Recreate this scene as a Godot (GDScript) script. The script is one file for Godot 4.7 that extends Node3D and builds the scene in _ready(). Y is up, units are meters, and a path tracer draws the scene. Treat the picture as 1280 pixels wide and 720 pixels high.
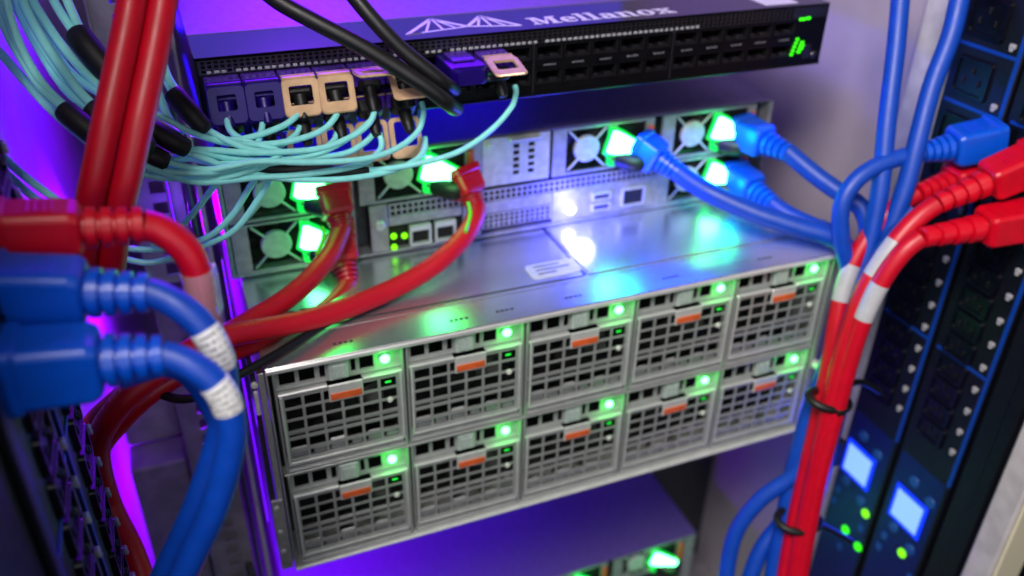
extends Node3D
# Rear of a server rack: switch, servers, fibre and power cords. All lengths in millimetres inside the builders, metres in the scene.

const MM := 0.001
var M := {}
var org := Vector3.ZERO
var taken := {}
var rng := RandomNumberGenerator.new()


class Mb:
	var v := PackedVector3Array()
	var n := PackedVector3Array()
	var uv := PackedVector2Array()
	var ix := PackedInt32Array()

	func tri(a: int, b: int, c: int) -> void:
		# clockwise front faces, decided by the vertex normals
		var g := (v[b] - v[a]).cross(v[c] - v[a])
		if g.dot(n[a] + n[b] + n[c]) > 0.0:
			ix.append_array([a, c, b])
		else:
			ix.append_array([a, b, c])

	func put(p: Vector3, nn: Vector3, u := 0.0, w := 0.0) -> int:
		v.append(p)
		n.append(nn)
		uv.append(Vector2(u, w))
		return v.size() - 1

	func face(pts: Array, nn: Vector3) -> void:
		var k := v.size()
		for p in pts:
			put(p, nn, p.x, p.y)
		for i in range(1, pts.size() - 1):
			tri(k, k + i, k + i + 1)

	func poly(pts: Array, away: Vector3) -> void:
		# flat face, its normal turned away from a point inside the body
		var g: Vector3 = (pts[1] - pts[0]).cross(pts[2] - pts[0])
		if g.length() < 1e-9 and pts.size() > 3:
			g = (pts[2] - pts[0]).cross(pts[3] - pts[0])
		g = g.normalized()
		var c := Vector3.ZERO
		for p in pts:
			c += p
		if g.dot(c / pts.size() - away) < 0.0:
			g = -g
		face(pts, g)

	func box(lo: Vector3, hi: Vector3, b := 0.0) -> void:
		# a box with chamfered edges
		var c := (lo + hi) * 0.5
		var h := (hi - lo) * 0.5
		b = minf(b, minf(h.x, minf(h.y, h.z)) * 0.9)
		for ax in 3:
			var u := (ax + 1) % 3
			var w := (ax + 2) % 3
			for s in [-1.0, 1.0]:
				var q := []
				for k in [[-1, -1], [1, -1], [1, 1], [-1, 1]]:
					var p := Vector3.ZERO
					p[ax] = s * h[ax]
					p[u] = k[0] * (h[u] - b)
					p[w] = k[1] * (h[w] - b)
					q.append(c + p)
				var nn := Vector3.ZERO
				nn[ax] = s
				face(q, nn)
				if b > 0.0:
					for s2 in [-1.0, 1.0]:
						var e := []
						for k in [-1.0, 1.0]:
							var p := Vector3.ZERO
							p[ax] = s * h[ax]
							p[u] = s2 * (h[u] - b)
							p[w] = k * (h[w] - b)
							e.append(c + p)
						for k in [1.0, -1.0]:
							var p := Vector3.ZERO
							p[ax] = s * (h[ax] - b)
							p[u] = s2 * h[u]
							p[w] = k * (h[w] - b)
							e.append(c + p)
						var n2 := Vector3.ZERO
						n2[ax] = s
						n2[u] = s2
						face(e, n2.normalized())
		if b > 0.0:
			for sx in [-1.0, 1.0]:
				for sy in [-1.0, 1.0]:
					for sz in [-1.0, 1.0]:
						face([c + Vector3(sx * h.x, sy * (h.y - b), sz * (h.z - b)), c + Vector3(sx * (h.x - b), sy * h.y, sz * (h.z - b)), c + Vector3(sx * (h.x - b), sy * (h.y - b), sz * h.z)], Vector3(sx, sy, sz).normalized())

	func grille(lo: Vector2, hi: Vector2, xs: Array, ys: Array, z: float, t: float) -> void:
		# a plate facing +z with rectangular holes (xs and ys: hole intervals), each hole with walls of depth t
		var y := lo.y
		for r in ys:
			_rect(lo.x, y, hi.x, r[0], z)
			var x := lo.x
			for q in xs:
				_rect(x, r[0], q[0], r[1], z)
				x = q[1]
				face([Vector3(q[0], r[0], z), Vector3(q[0], r[1], z), Vector3(q[0], r[1], z - t), Vector3(q[0], r[0], z - t)], Vector3.RIGHT)
				face([Vector3(q[1], r[0], z), Vector3(q[1], r[1], z), Vector3(q[1], r[1], z - t), Vector3(q[1], r[0], z - t)], Vector3.LEFT)
				face([Vector3(q[0], r[0], z), Vector3(q[1], r[0], z), Vector3(q[1], r[0], z - t), Vector3(q[0], r[0], z - t)], Vector3.UP)
				face([Vector3(q[0], r[1], z), Vector3(q[1], r[1], z), Vector3(q[1], r[1], z - t), Vector3(q[0], r[1], z - t)], Vector3.DOWN)
			_rect(x, r[0], hi.x, r[1], z)
			y = r[1]
		_rect(lo.x, y, hi.x, hi.y, z)
		for e in [[Vector3(lo.x, lo.y, 0), Vector3(hi.x, lo.y, 0), Vector3.DOWN], [Vector3(lo.x, hi.y, 0), Vector3(hi.x, hi.y, 0), Vector3.UP], [Vector3(lo.x, lo.y, 0), Vector3(lo.x, hi.y, 0), Vector3.LEFT], [Vector3(hi.x, lo.y, 0), Vector3(hi.x, hi.y, 0), Vector3.RIGHT]]:
			var a: Vector3 = e[0]
			var b: Vector3 = e[1]
			face([a + Vector3(0, 0, z), b + Vector3(0, 0, z), b + Vector3(0, 0, z - t), a + Vector3(0, 0, z - t)], e[2])

	func _rect(x0: float, y0: float, x1: float, y1: float, z: float) -> void:
		if x1 - x0 > 0.001 and y1 - y0 > 0.001:
			face([Vector3(x0, y0, z), Vector3(x1, y0, z), Vector3(x1, y1, z), Vector3(x0, y1, z)], Vector3.BACK)

	func loft(o: Vector3, ax: Vector3, uy: Vector3, secs: Array, seg := 5) -> void:
		# rounded rectangles [distance, half height, half depth, corner radius] along an axis
		ax = ax.normalized()
		var uz := ax.cross(uy).normalized()
		uy = uz.cross(ax).normalized()
		var rings := []
		var dirs := []
		for s in secs:
			var ring := []
			var dd := []
			var r: float = minf(s[3], minf(s[1], s[2]))
			for q in 4:
				var sy := 1.0 if q in [0, 3] else -1.0
				var sz := 1.0 if q in [0, 1] else -1.0
				for k in seg + 1:
					var f := (q + float(k) / seg) * PI / 2
					var d2 := Vector2(cos(f), sin(f))
					# quarters run from +y to +z to -y to -z
					var cy: float = (s[1] - r) * (1.0 if q in [0, 3] else -1.0)
					var cz: float = (s[2] - r) * (1.0 if q in [0, 1] else -1.0)
					ring.append(o + ax * s[0] + uy * (cy + r * d2.x) + uz * (cz + r * d2.y))
					dd.append(uy * d2.x + uz * d2.y)
			rings.append(ring)
			dirs.append(dd)
		for i in range(secs.size() - 1):
			var dl: float = secs[i + 1][0] - secs[i][0]
			var dr: float = (secs[i + 1][1] + secs[i + 1][2] - secs[i][1] - secs[i][2]) * 0.5
			var m: int = rings[i].size()
			var k := v.size()
			for j in m + 1:
				var d: Vector3 = dirs[i][j % m]
				var nn := (d * dl - ax * dr).normalized()
				if absf(dl) < 1e-6:
					nn = -ax * signf(dr)
				put(rings[i][j % m], nn, float(j) / m, secs[i][0])
				put(rings[i + 1][j % m], nn, float(j) / m, secs[i + 1][0])
			for j in m:
				tri(k + 2 * j, k + 2 * j + 1, k + 2 * j + 2)
				tri(k + 2 * j + 1, k + 2 * j + 3, k + 2 * j + 2)
		face(rings[0], -ax)
		face(rings[-1], ax)

	func tube(path: Array, radii: Array, seg := 14, caps := true) -> void:
		# a tube along points; radii as many as points, or one
		var np := path.size()
		var up := Vector3(0.31, 0.87, 0.37)
		var k := v.size()
		var length := 0.0
		for i in np:
			var t: Vector3 = (path[mini(i + 1, np - 1)] - path[maxi(i - 1, 0)]).normalized()
			up = (up - t * up.dot(t)).normalized()
			var side := t.cross(up)
			var r: float = radii[mini(i, radii.size() - 1)]
			if i > 0:
				length += (path[i] - path[i - 1]).length()
			var slope := 0.0
			if radii.size() > 1:
				var a := maxi(i - 1, 0)
				var b := mini(i + 1, np - 1)
				slope = (radii[mini(b, radii.size() - 1)] - radii[mini(a, radii.size() - 1)]) / maxf((path[b] - path[a]).length(), 0.001)
			for j in seg + 1:
				var f := TAU * j / seg
				var d := up * cos(f) + side * sin(f)
				put(path[i] + d * r, (d - t * slope).normalized(), float(j) / seg, length)
		for i in np - 1:
			for j in seg:
				var a := k + i * (seg + 1) + j
				tri(a, a + 1, a + seg + 1)
				tri(a + 1, a + seg + 2, a + seg + 1)
		if caps:
			for e in [0, np - 1]:
				var t: Vector3 = (path[0] - path[1]).normalized() if e == 0 else (path[np - 1] - path[np - 2]).normalized()
				var c := put(path[e], t)
				var s := v.size()
				for j in seg + 1:
					put(v[k + e * (seg + 1) + j], t)
				for j in seg:
					tri(c, s + j, s + j + 1)

	func disc(c: Vector3, ax: Vector3, r: float, h: float, bev := 0.0, seg := 20) -> void:
		# a short round post from c along ax
		ax = ax.normalized()
		var uy := ax.cross(Vector3(0.2, 0.3, 0.93)).normalized()
		var s := [[0.0, r, r, r], [h - bev, r, r, r]]
		if bev > 0.0:
			s.append([h, r - bev, r - bev, r - bev])
		loft(c, ax, uy, s, seg / 4)

	func ring(c: Vector3, ux: Vector3, uy: Vector3, ow: Vector2, oc: float, iw: Vector2, ioff: Vector2, icr: float, t: float) -> void:
		# a flat frame of thickness t: rounded outer outline of half size ow, rounded window of half size iw moved by ioff
		var un := ux.cross(uy).normalized()
		var oo := []
		var ii := []
		for q in 4:
			var sx := 1.0 if q in [0, 3] else -1.0
			var sy := 1.0 if q in [0, 1] else -1.0
			for k in 5:
				var f := (q + k / 4.0) * PI / 2
				oo.append(Vector2(sx * (ow.x - oc) + oc * cos(f), sy * (ow.y - oc) + oc * sin(f)))
				ii.append(ioff + Vector2(sx * (iw.x - icr) + icr * cos(f), sy * (iw.y - icr) + icr * sin(f)))
		var m := oo.size()
		var at := func(p: Vector2, h: float) -> Vector3: return c + ux * p.x + uy * p.y + un * h
		for j in m:
			var a: Vector2 = oo[j]
			var b: Vector2 = oo[(j + 1) % m]
			var d: Vector2 = ii[j]
			var e: Vector2 = ii[(j + 1) % m]
			var bv := t * 0.35
			var ai := a.lerp(d, 0.12)
			var bi := b.lerp(e, 0.12)
			for s in [1.0, -1.0]:
				face([at.call(ai, s * t / 2), at.call(bi, s * t / 2), at.call(e, s * t / 2), at.call(d, s * t / 2)], un * s)
				var nn: Vector3 = (ux * a.x + uy * a.y).normalized()
				face([at.call(a, s * (t / 2 - bv)), at.call(b, s * (t / 2 - bv)), at.call(bi, s * t / 2), at.call(ai, s * t / 2)], (nn + un * s).normalized())
			var side := (b - a).orthogonal()
			if a.distance_to(b) > 1e-4:
				if side.dot(a + b) < 0:
					side = -side
				face([at.call(a, t / 2 - bv), at.call(b, t / 2 - bv), at.call(b, bv - t / 2), at.call(a, bv - t / 2)], (ux * side.x + uy * side.y).normalized())
			if d.distance_to(e) > 1e-4:
				var s2 := (e - d).orthogonal()
				if s2.dot(d + e - 2 * ioff) > 0:
					s2 = -s2
				face([at.call(d, t / 2), at.call(e, t / 2), at.call(e, -t / 2), at.call(d, -t / 2)], (ux * s2.x + uy * s2.y).normalized())

	func mesh(o: Vector3) -> ArrayMesh:
		var a := []
		a.resize(Mesh.ARRAY_MAX)
		var p := PackedVector3Array()
		p.resize(v.size())
		for i in v.size():
			p[i] = (v[i] - o) * 0.001
		a[Mesh.ARRAY_VERTEX] = p
		a[Mesh.ARRAY_NORMAL] = n
		a[Mesh.ARRAY_TEX_UV] = uv
		a[Mesh.ARRAY_INDEX] = ix
		var m := ArrayMesh.new()
		m.add_surface_from_arrays(Mesh.PRIMITIVE_TRIANGLES, a)
		return m


func numbered(called: String) -> String:
	var k: int = taken.get(called, 0)
	taken[called] = k + 1
	return called if k == 0 else "%s_%03d" % [called, k]


func tag(o: Node3D, label: String, category: String, group := "") -> void:
	o.set_meta("label", label)
	o.set_meta("category", category)
	if group:
		o.set_meta("group", group)


func thing(called: String, label: String, category: String, at := Vector3.ZERO, group := "") -> Node3D:
	var o := Node3D.new()
	o.name = numbered(called)
	add_child(o)
	o.position = at * MM
	org = at
	tag(o, label, category, group)
	return o


func part(parent: Node3D, called: String, mb: Mb, m: String, at := Vector3.INF) -> MeshInstance3D:
	var o := MeshInstance3D.new()
	o.name = called
	o.mesh = mb.mesh(org if at == Vector3.INF else at)
	o.material_override = M[m]
	if at != Vector3.INF:
		o.position = (at - org) * MM
	parent.add_child(o, true)
	return o


func copy_part(o: Node3D, parent: Node3D, at: Vector3) -> Node3D:
	var c: Node3D = o.duplicate()
	c.name = str(o.name)
	parent.add_child(c, true)
	c.position = at * MM
	return c


func spline(p: Array, per := 8) -> Array:
	# Catmull-Rom through the points
	var out := []
	for i in p.size() - 1:
		var a: Vector3 = p[maxi(i - 1, 0)]
		var b: Vector3 = p[i]
		var c: Vector3 = p[i + 1]
		var d: Vector3 = p[mini(i + 2, p.size() - 1)]
		for k in per:
			out.append(b.cubic_interpolate(c, a, d, float(k) / per))
	out.append(p[-1])
	return out


func even(p: Array, step: float) -> Array:
	# a path walked at even steps
	var out := [p[0]]
	var left := step
	for i in p.size() - 1:
		var a: Vector3 = p[i]
		var b: Vector3 = p[i + 1]
		var l := a.distance_to(b)
		var at := left
		while at < l:
			out.append(a.lerp(b, at / l))
			at += step
		left = at - l
	if out[-1].distance_to(p[-1]) > step * 0.3:
		out.append(p[-1])
	return out


func between(path: Array, a: float, b: float) -> Array:
	# the stretch of a path from share a to share b of its points
	return path.slice(int(a * (path.size() - 1)), int(b * (path.size() - 1)) + 1)


func noise_tex(freq: float, lo: Color, hi: Color, octaves := 4, size := 256) -> NoiseTexture2D:
	var f := FastNoiseLite.new()
	f.seed = 7
	f.frequency = freq
	f.fractal_octaves = octaves
	var t := NoiseTexture2D.new()
	t.width = size
	t.height = size
	t.seamless = true
	t.noise = f
	var g := Gradient.new()
	g.colors = PackedColorArray([lo, hi])
	g.offsets = PackedFloat32Array([0.25, 0.75])
	t.color_ramp = g
	return t


func bump_tex(freq: float, strength: float) -> NoiseTexture2D:
	var f := FastNoiseLite.new()
	f.seed = 11
	f.frequency = freq
	var t := NoiseTexture2D.new()
	t.width = 256
	t.height = 256
	t.seamless = true
	t.as_normal_map = true
	t.bump_strength = strength
	t.noise = f
	return t


func mat(called: String, c: Color, rough: float, metal := 0.0, wear := 0.0, grain := 90.0) -> StandardMaterial3D:
	var m := StandardMaterial3D.new()
	m.resource_name = called
	m.albedo_color = c
	m.roughness = rough
	m.metallic = metal
	if wear > 0.0:
		if not M.has(str(wear)):
			M[str(wear)] = noise_tex(0.02, Color(1 - wear, 1 - wear, 1 - wear), Color.WHITE)
			M["rough"] = noise_tex(0.03, Color(0.86, 0.86, 0.86), Color.WHITE, 5)
		m.albedo_texture = M[str(wear)]
		m.roughness_texture = M["rough"]
		m.uv1_triplanar = true
		m.uv1_scale = Vector3(grain, grain, grain) * 0.2
	M[called] = m
	return m


func glow(called: String, c: Color, e: float) -> void:
	var m := mat(called, c * 0.5, 0.4)
	m.emission_enabled = true
	m.emission = c
	m.emission_energy_multiplier = e


func omni(parent: Node3D, called: String, at: Vector3, c: Color, e: float, size := 0.004) -> OmniLight3D:
	var l := OmniLight3D.new()
	l.name = called
	l.light_color = c
	l.light_energy = e
	l.light_size = size
	l.omni_range = 2.0
	l.omni_attenuation = 2.0
	l.shadow_enabled = true
	l.position = at * MM
	parent.add_child(l, true)
	return l


func area(called: String, at: Vector3, to: Vector3, size: Vector2, c: Color, e: float) -> void:
	var l := AreaLight3D.new()
	l.name = called
	l.area_size = size * MM
	l.light_color = c
	l.light_energy = e
	l.area_normalize_energy = true
	l.area_range = 5.0
	l.shadow_enabled = true
	add_child(l)
	l.look_at_from_position(at * MM, to * MM, Vector3.UP if absf((to - at).normalized().y) < 0.95 else Vector3.BACK)


func _ready() -> void:
	rng.seed = 5
	# camera
	var cam := Camera3D.new()
	cam.name = "camera"
	add_child(cam)
	cam.transform = Transform3D(Basis(Vector3(0.928758, 0.017512, 0.370272), Vector3(0.177638, 0.855691, -0.486044), Vector3(-0.325349, 0.517192, 0.791619)), Vector3(-0.23545, 0.31337, 0.44218))
	var lens := CameraAttributesPhysical.new()
	lens.frustum_focal_length = 36.533
	lens.frustum_near = 0.02
	lens.frustum_far = 20.0
	lens.frustum_focus_distance = 0.455
	lens.exposure_aperture = 6.0
	cam.attributes = lens
	cam.current = true
	cam.far = 20.0
	# the dim data hall round the rack
	var we := WorldEnvironment.new()
	we.name = "environment"
	var e := Environment.new()
	e.background_mode = Environment.BG_COLOR
	e.background_color = Color(0.06, 0.055, 0.085)
	e.tonemap_mode = Environment.TONE_MAPPER_LINEAR
	e.tonemap_exposure = 1.0
	e.sdfgi_enabled = true
	e.ssao_enabled = true
	e.ssil_enabled = true
	we.environment = e
	add_child(we)
	# ceiling light of the aisle, fills, then coloured rack lighting with some lamps added
	area("aisle_light", Vector3(-470, 860, 560), Vector3(-60, 40, 0), Vector2(420, 340), Color(1.0, 0.97, 0.95), 2.1)
	area("aisle_fill_light", Vector3(-480, 430, 1100), Vector3(0, 0, 0), Vector2(500, 500), Color(0.95, 0.96, 1.0), 0.28)
	area("aisle_side_fill", Vector3(250, 420, 1300), Vector3(-100, 0, 0), Vector2(500, 500), Color(0.97, 0.97, 1.0), 0.16)  # added fill for faces turned away from the ceiling light
	var spot := SpotLight3D.new()
	spot.name = "violet_rack_light"
	spot.light_color = Color(0.47, 0.0, 1.0)
	spot.light_energy = 0.75
	spot.light_size = 0.09
	spot.spot_angle = 40.0
	spot.spot_angle_attenuation = 1.0
	spot.spot_range = 4.0
	spot.spot_attenuation = 2.0
	spot.shadow_enabled = true
	add_child(spot)
	spot.look_at_from_position(Vector3(-90, 450, -520) * MM, Vector3(-280, 120, -150) * MM, Vector3.UP)
	area("violet_lid_light", Vector3(130, 390, -500), Vector3(110, 167, -120), Vector2(200, 40), Color(0.47, 0.0, 1.0), 0.11)
	area("violet_rack_light_low", Vector3(-200, -185, -230), Vector3(-215, -420, -150), Vector2(60, 60), Color(0.52, 0.0, 1.0), 0.16)
	area("violet_corner_light", Vector3(-270, -50, -330), Vector3(-322, -190, -130), Vector2(40, 60), Color(0.50, 0.0, 1.0), 0.22)
	area("blue_gap_light", Vector3(-60, 112, -420), Vector3(0, 85, -100), Vector2(380, 14), Color(0.12, 0.02, 1.0), 0.10)
	area("blue_strip_fill", Vector3(10, 272, -450), Vector3(-60, 167, -90), Vector2(460, 120), Color(0.13, 0.0, 1.0), 0.020)  # unseen blue lamp added for the switch front strip to reflect
	area("blue_sheen_fill", Vector3(125, 74, -88), Vector3(122, 0, -74), Vector2(150, 26), Color(0.0, 0.24, 1.0), 0.012)  # unseen lamp added for the blue sheen on the large server lid
	area("blue_low_light", Vector3(40, -185, -420), Vector3(60, -420, -200), Vector2(200, 40), Color(0.14, 0.03, 1.0), 0.03)
	materials()
	rack()
	big_server()
	middle_server()
	lower_server()
	network_switch()
	transceivers()
	power_strips()
	fibres()
	power_cords()
	small_things()


func materials() -> void:
	mat("steel", Color(0.72, 0.73, 0.73), 0.38, 0.5, 0.05)
	mat("steel_bright", Color(0.88, 0.88, 0.88), 0.34, 0.45, 0.04)
	mat("steel_top", Color(0.84, 0.85, 0.86), 0.26, 0.85)
	mat("steel_dark", Color(0.30, 0.32, 0.34), 0.4, 0.7, 0.1)
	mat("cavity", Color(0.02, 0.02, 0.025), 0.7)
	mat("fan_dark", Color(0.03, 0.03, 0.035), 0.6)
	mat("pale_metal", Color(0.70, 0.70, 0.72), 0.45, 0.5, 0.1)
	mat("hub_white", Color(0.72, 0.74, 0.73), 0.5, 0.1, 0.08)
	mat("paint_grey", Color(0.56, 0.54, 0.56), 0.5, 0.0, 0.12, 40.0)
	mat("paint_lilac", Color(0.68, 0.64, 0.68), 0.55, 0.0, 0.02, 20.0)
	mat("paint_pale", Color(0.75, 0.73, 0.74), 0.5, 0.0, 0.08, 40.0)
	mat("paint_white", Color(0.80, 0.77, 0.80), 0.55, 0.0, 0.02, 20.0)
	mat("paint_black", Color(0.02, 0.026, 0.07), 0.5, 0.0, 0.1)
	mat("gloss_black", Color(0.02, 0.015, 0.06), 0.15)
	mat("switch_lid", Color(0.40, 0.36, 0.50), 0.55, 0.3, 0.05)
	mat("switch_black", Color(0.03, 0.03, 0.04), 0.4, 0.3, 0.2)
	mat("cage", Color(0.34, 0.33, 0.36), 0.3, 0.9)
	mat("cream", Color(0.84, 0.81, 0.70), 0.5)
	mat("beige", Color(0.84, 0.69, 0.53), 0.36, 0.25, 0.1)
	mat("tab_dark", Color(0.10, 0.0, 0.42), 0.42, 0.2, 0.06)
	mat("die_cast_violet_lit", Color(0.42, 0.22, 0.85), 0.3, 0.5, 0.1)  # violet light on the bodies is put into this albedo
	mat("rubber", Color(0.035, 0.035, 0.04), 0.55, 0.0, 0.2)
	mat("sleeve", Color(0.06, 0.055, 0.065), 0.62, 0.0, 0.2)
	mat("black_cable", Color(0.07, 0.07, 0.08), 0.5, 0.0, 0.1)
	mat("aqua", Color(0.58, 0.93, 0.92), 0.26, 0.0, 0.05)
	mat("red", Color(0.75, 0.0, 0.13), 0.45, 0.0, 0.06)
	mat("red_plug", Color(0.78, 0.0, 0.12), 0.42, 0.0, 0.06)
	mat("blue", Color(0.0, 0.25, 0.68), 0.5, 0.0, 0.06)
	mat("blue_plug", Color(0.0, 0.31, 0.80), 0.38, 0.0, 0.05)
	mat("orange", Color(0.84, 0.36, 0.16), 0.6, 0.0, 0.1)
	mat("white_plastic", Color(0.82, 0.82, 0.80), 0.45, 0.0, 0.06)
	mat("latch_grey", Color(0.58, 0.58, 0.60), 0.5)
	mat("clear_tab", Color(0.70, 0.75, 0.73), 0.3, 0.1, 0.06)
	mat("tape", Color(0.70, 0.70, 0.72), 0.35, 0.0, 0.05)
	mat("ink_white", Color(0.82, 0.80, 0.88), 0.6)
	mat("ink_grey", Color(0.40, 0.40, 0.44), 0.6)
	mat("ink_dark", Color(0.22, 0.23, 0.24), 0.6)
	mat("strip_blue", Color(0.02, 0.22, 0.58), 0.4)
	mat("glow_navy", Color(0.01, 0.06, 0.34), 0.45, 0.0, 0.1)  # blue glow of the screens put into the colour
	mat("dark_wall", Color(0.03, 0.05, 0.16), 0.7)
	mat("outlet", Color(0.02, 0.024, 0.08), 0.38, 0.0, 0.3)
	mat("button_blue", Color(0.10, 0.30, 0.55), 0.4)
	mat("sticker", Color(0.78, 0.79, 0.78), 0.5, 0.0, 0.08)
	mat("lime_reflection", Color(0.45, 0.80, 0.15), 0.4)  # colour of the green reflections along the red cords
	glow("led_green", Color(0.35, 1.0, 0.5), 9.0)
	glow("led_reflection", Color(0.1, 1.0, 0.25), 1.0)  # green reflection on the module grille, made to glow
	glow("handle_green", Color(0.05, 1.0, 0.34), 0.9)
	glow("handle_core", Color(0.40, 1.0, 0.62), 9.0)
	glow("led_lime", Color(0.22, 1.0, 0.01), 1.6)
	glow("led_yellow", Color(0.50, 1.0, 0.0), 1.5)
	glow("led_blue_white", Color(0.64, 0.60, 1.0), 40.0)
	glow("screen_blue", Color(0.46, 0.62, 1.0), 1.7)
	glow("screen_edge", Color(0.02, 0.20, 1.0), 1.4)
	glow("violet_strip", Color(0.42, 0.03, 1.0), 2.2)
	var f := mat("clear_film", Color(0.9, 0.9, 0.95, 0.25), 0.12)
	f.transparency = BaseMaterial3D.TRANSPARENCY_ALPHA
	# cable labels and the print on a jacket: rows of tiny unreadable dashes
	var im := Image.create(256, 256, false, Image.FORMAT_RGB8)
	im.fill(Color(0.86, 0.86, 0.86))
	for row in 9:
		var x := 8
		while x < 240:
			var w := rng.randi_range(3, 12)
			if rng.randf() < 0.75:
				im.fill_rect(Rect2i(x, 20 + row * 25, w, 11), Color(0.25, 0.25, 0.28))
			x += w + 4
	var lm := mat("cable_label", Color.WHITE, 0.4)
	lm.albedo_texture = ImageTexture.create_from_image(im)
	lm.uv1_scale = Vector3(2, 0.045, 1)
	var im2 := Image.create(64, 512, false, Image.FORMAT_RGB8)
	im2.fill(Color(0.58, 0.93, 0.92))
	var y := 6
	while y < 500:
		var h := rng.randi_range(4, 10)
		if rng.randf() < 0.8:
			im2.fill_rect(Rect2i(26, y, 13, h), Color(0.06, 0.16, 0.18))
		y += h + 3
	var am := mat("aqua_printed", Color.WHITE, 0.42)
	am.albedo_texture = ImageTexture.create_from_image(im2)
	am.uv1_scale = Vector3(1, 0.016, 1)
	var im3 := Image.create(64, 512, false, Image.FORMAT_RGB8)
	im3.fill(Color(0.77, 0.0, 0.13))
	y = 6
	while y < 500:
		var h := rng.randi_range(4, 10)
		if y < 330 and rng.randf() < 0.8:
			im3.fill_rect(Rect2i(29, y, 7, h), Color(0.84, 0.28, 0.34))
		y += h + 4
	var rm := mat("red_printed", Color.WHITE, 0.48)
	rm.albedo_texture = ImageTexture.create_from_image(im3)
	rm.uv1_scale = Vector3(1, 0.008, 1)
	rm.uv1_offset = Vector3(0.35, 0, 0)


func block(parent: Node3D, called: String, m: String, lo: Vector3, hi: Vector3, bev := 0.5) -> MeshInstance3D:
	var b := Mb.new()
	b.box(lo, hi, bev)
	return part(parent, called, b, m)


func rack() -> void:
	var t := thing("rack_cabinet", "open grey rack cabinet that holds the servers, washed in violet light", "rack cabinet", Vector3(0, -600, 0))
	block(t, "side_panel", "paint_white", Vector3(-345, -600, -800), Vector3(-330, 600, 20))
	block(t, "side_panel", "paint_lilac", Vector3(318, -600, -800), Vector3(334, 600, 20))
	block(t, "back_panel", "paint_grey", Vector3(-345, -600, -815), Vector3(334, 600, -801))
	block(t, "base_panel", "paint_grey", Vector3(-345, -620, -815), Vector3(334, -601, 20))
	# left rear mounting post with its folds and holes
	var b := Mb.new()
	var holes := []
	var k := -580.0
	while k < 560.0:
		holes.append([k, k + 9.0])
		k += 44.45 / 3.0
	b.grille(Vector2(-268, -600), Vector2(-238, 600), [[-257.0, -248.0]], holes, -112, 2.0)
	part(t, "mounting_post", b, "paint_grey")
	block(t, "post_fold", "paint_grey", Vector3(-270, -600, -190), Vector3(-268, 600, -111))
	block(t, "post_fold", "steel_dark", Vector3(-236, -600, -150), Vector3(-233, 600, -108))
	block(t, "post_fold", "paint_pale", Vector3(-229, -600, -150), Vector3(-226, 600, -116))
	# right edge post beside the power strips
	block(t, "edge_post", "paint_pale", Vector3(303, -600, -66), Vector3(317, 600, -29), 2.0)
	# dark panel added to stand for the shade beside the lowest server
	block(t, "shade_panel", "steel_dark", Vector3(228, -600, -232), Vector3(317, -172, -228), 1.0)
	block(t, "pale_edge", "paint_grey", Vector3(219, -600, -236), Vector3(227, -172, -222), 1.5)
	# left: crossing braces low down
	block(t, "cross_brace", "paint_grey", Vector3(-312, -330, -150), Vector3(-272, -150, -118), 2.0)
	block(t, "cross_brace", "paint_grey", Vector3(-312, -146, -175), Vector3(-272, -92, -142), 2.0)
	block(t, "cross_brace", "paint_grey", Vector3(-267, -600, -152), Vector3(-238, -174, -116), 2.0)
	block(t, "cross_brace", "paint_grey", Vector3(-329, 250, -190), Vector3(-230, 285, -160), 2.0)
	# violet strip lamps fixed to the left post
	for s in [[-222.6, -178.0, 46.0, -60.0], [-246.0, 44.0, 82.0, -108.0]]:
		var o := thing("light_strip", ["thin violet light strip hard against the left side of the large server", "short violet light strip on the post behind the hanging aqua cables"][taken.get("light_strip", 0)], "light strip", Vector3(s[0], s[1], s[3]), "violet light strips on the rack post")
		block(o, "lens", "violet_strip", Vector3(s[0] - 0.45, s[1], s[3]), Vector3(s[0] + 0.45, s[2], s[3] + 1.0), 0.2)
		block(o, "channel", "steel_dark", Vector3(s[0] - 1.1, s[1] - 1, s[3] - 1.5), Vector3(s[0] + 1.1, s[2] + 1, s[3] - 0.05), 0.3)
		omni(o, "strip_lamp", Vector3(0, (s[2] - s[1]) * 0.5, 12), Color(0.42, 0.03, 1.0), 0.0007)
	# door frames at both ends
	var d := thing("door_frame", "black rack frame bar beside the screens of the two power strips", "rack frame", Vector3(310, -600, 118))
	block(d, "bar", "paint_black", Vector3(300, -600, 91), Vector3(340, 600, 121), 2.0)
	block(d, "edge", "paint_black", Vector3(296, -600, 110), Vector3(299.9, 600, 121), 1.0)
	d = thing("door_frame", "pale grey door edge standing out at the lower corner past the black bar", "rack door", Vector3(310, -600, 150))
	block(d, "bar", "paint_pale", Vector3(296, -600, 124), Vector3(330, 600, 146), 2.0)
	block(d, "seal", "cream", Vector3(298, -600, 146.2), Vector3(328, 600, 149), 0.8)
	d = thing("door_frame", "black rack frame bar in front of the near power strip", "rack frame", Vector3(-320, -600, 210))
	block(d, "bar", "paint_black", Vector3(-350, -600, 186), Vector3(-303, 600, 290), 2.0)
	block(d, "edge", "paint_black", Vector3(-302.9, -600, 186), Vector3(-300, 600, 194), 1.0)
	var w := thing("wall", "", "", Vector3(1200, -600, 300))
	w.remove_meta("label")
	w.remove_meta("category")
	w.set_meta("kind", "structure")
	block(w, "panel", "dark_wall", Vector3(900, -900, -900), Vector3(920, 900, 900))


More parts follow.
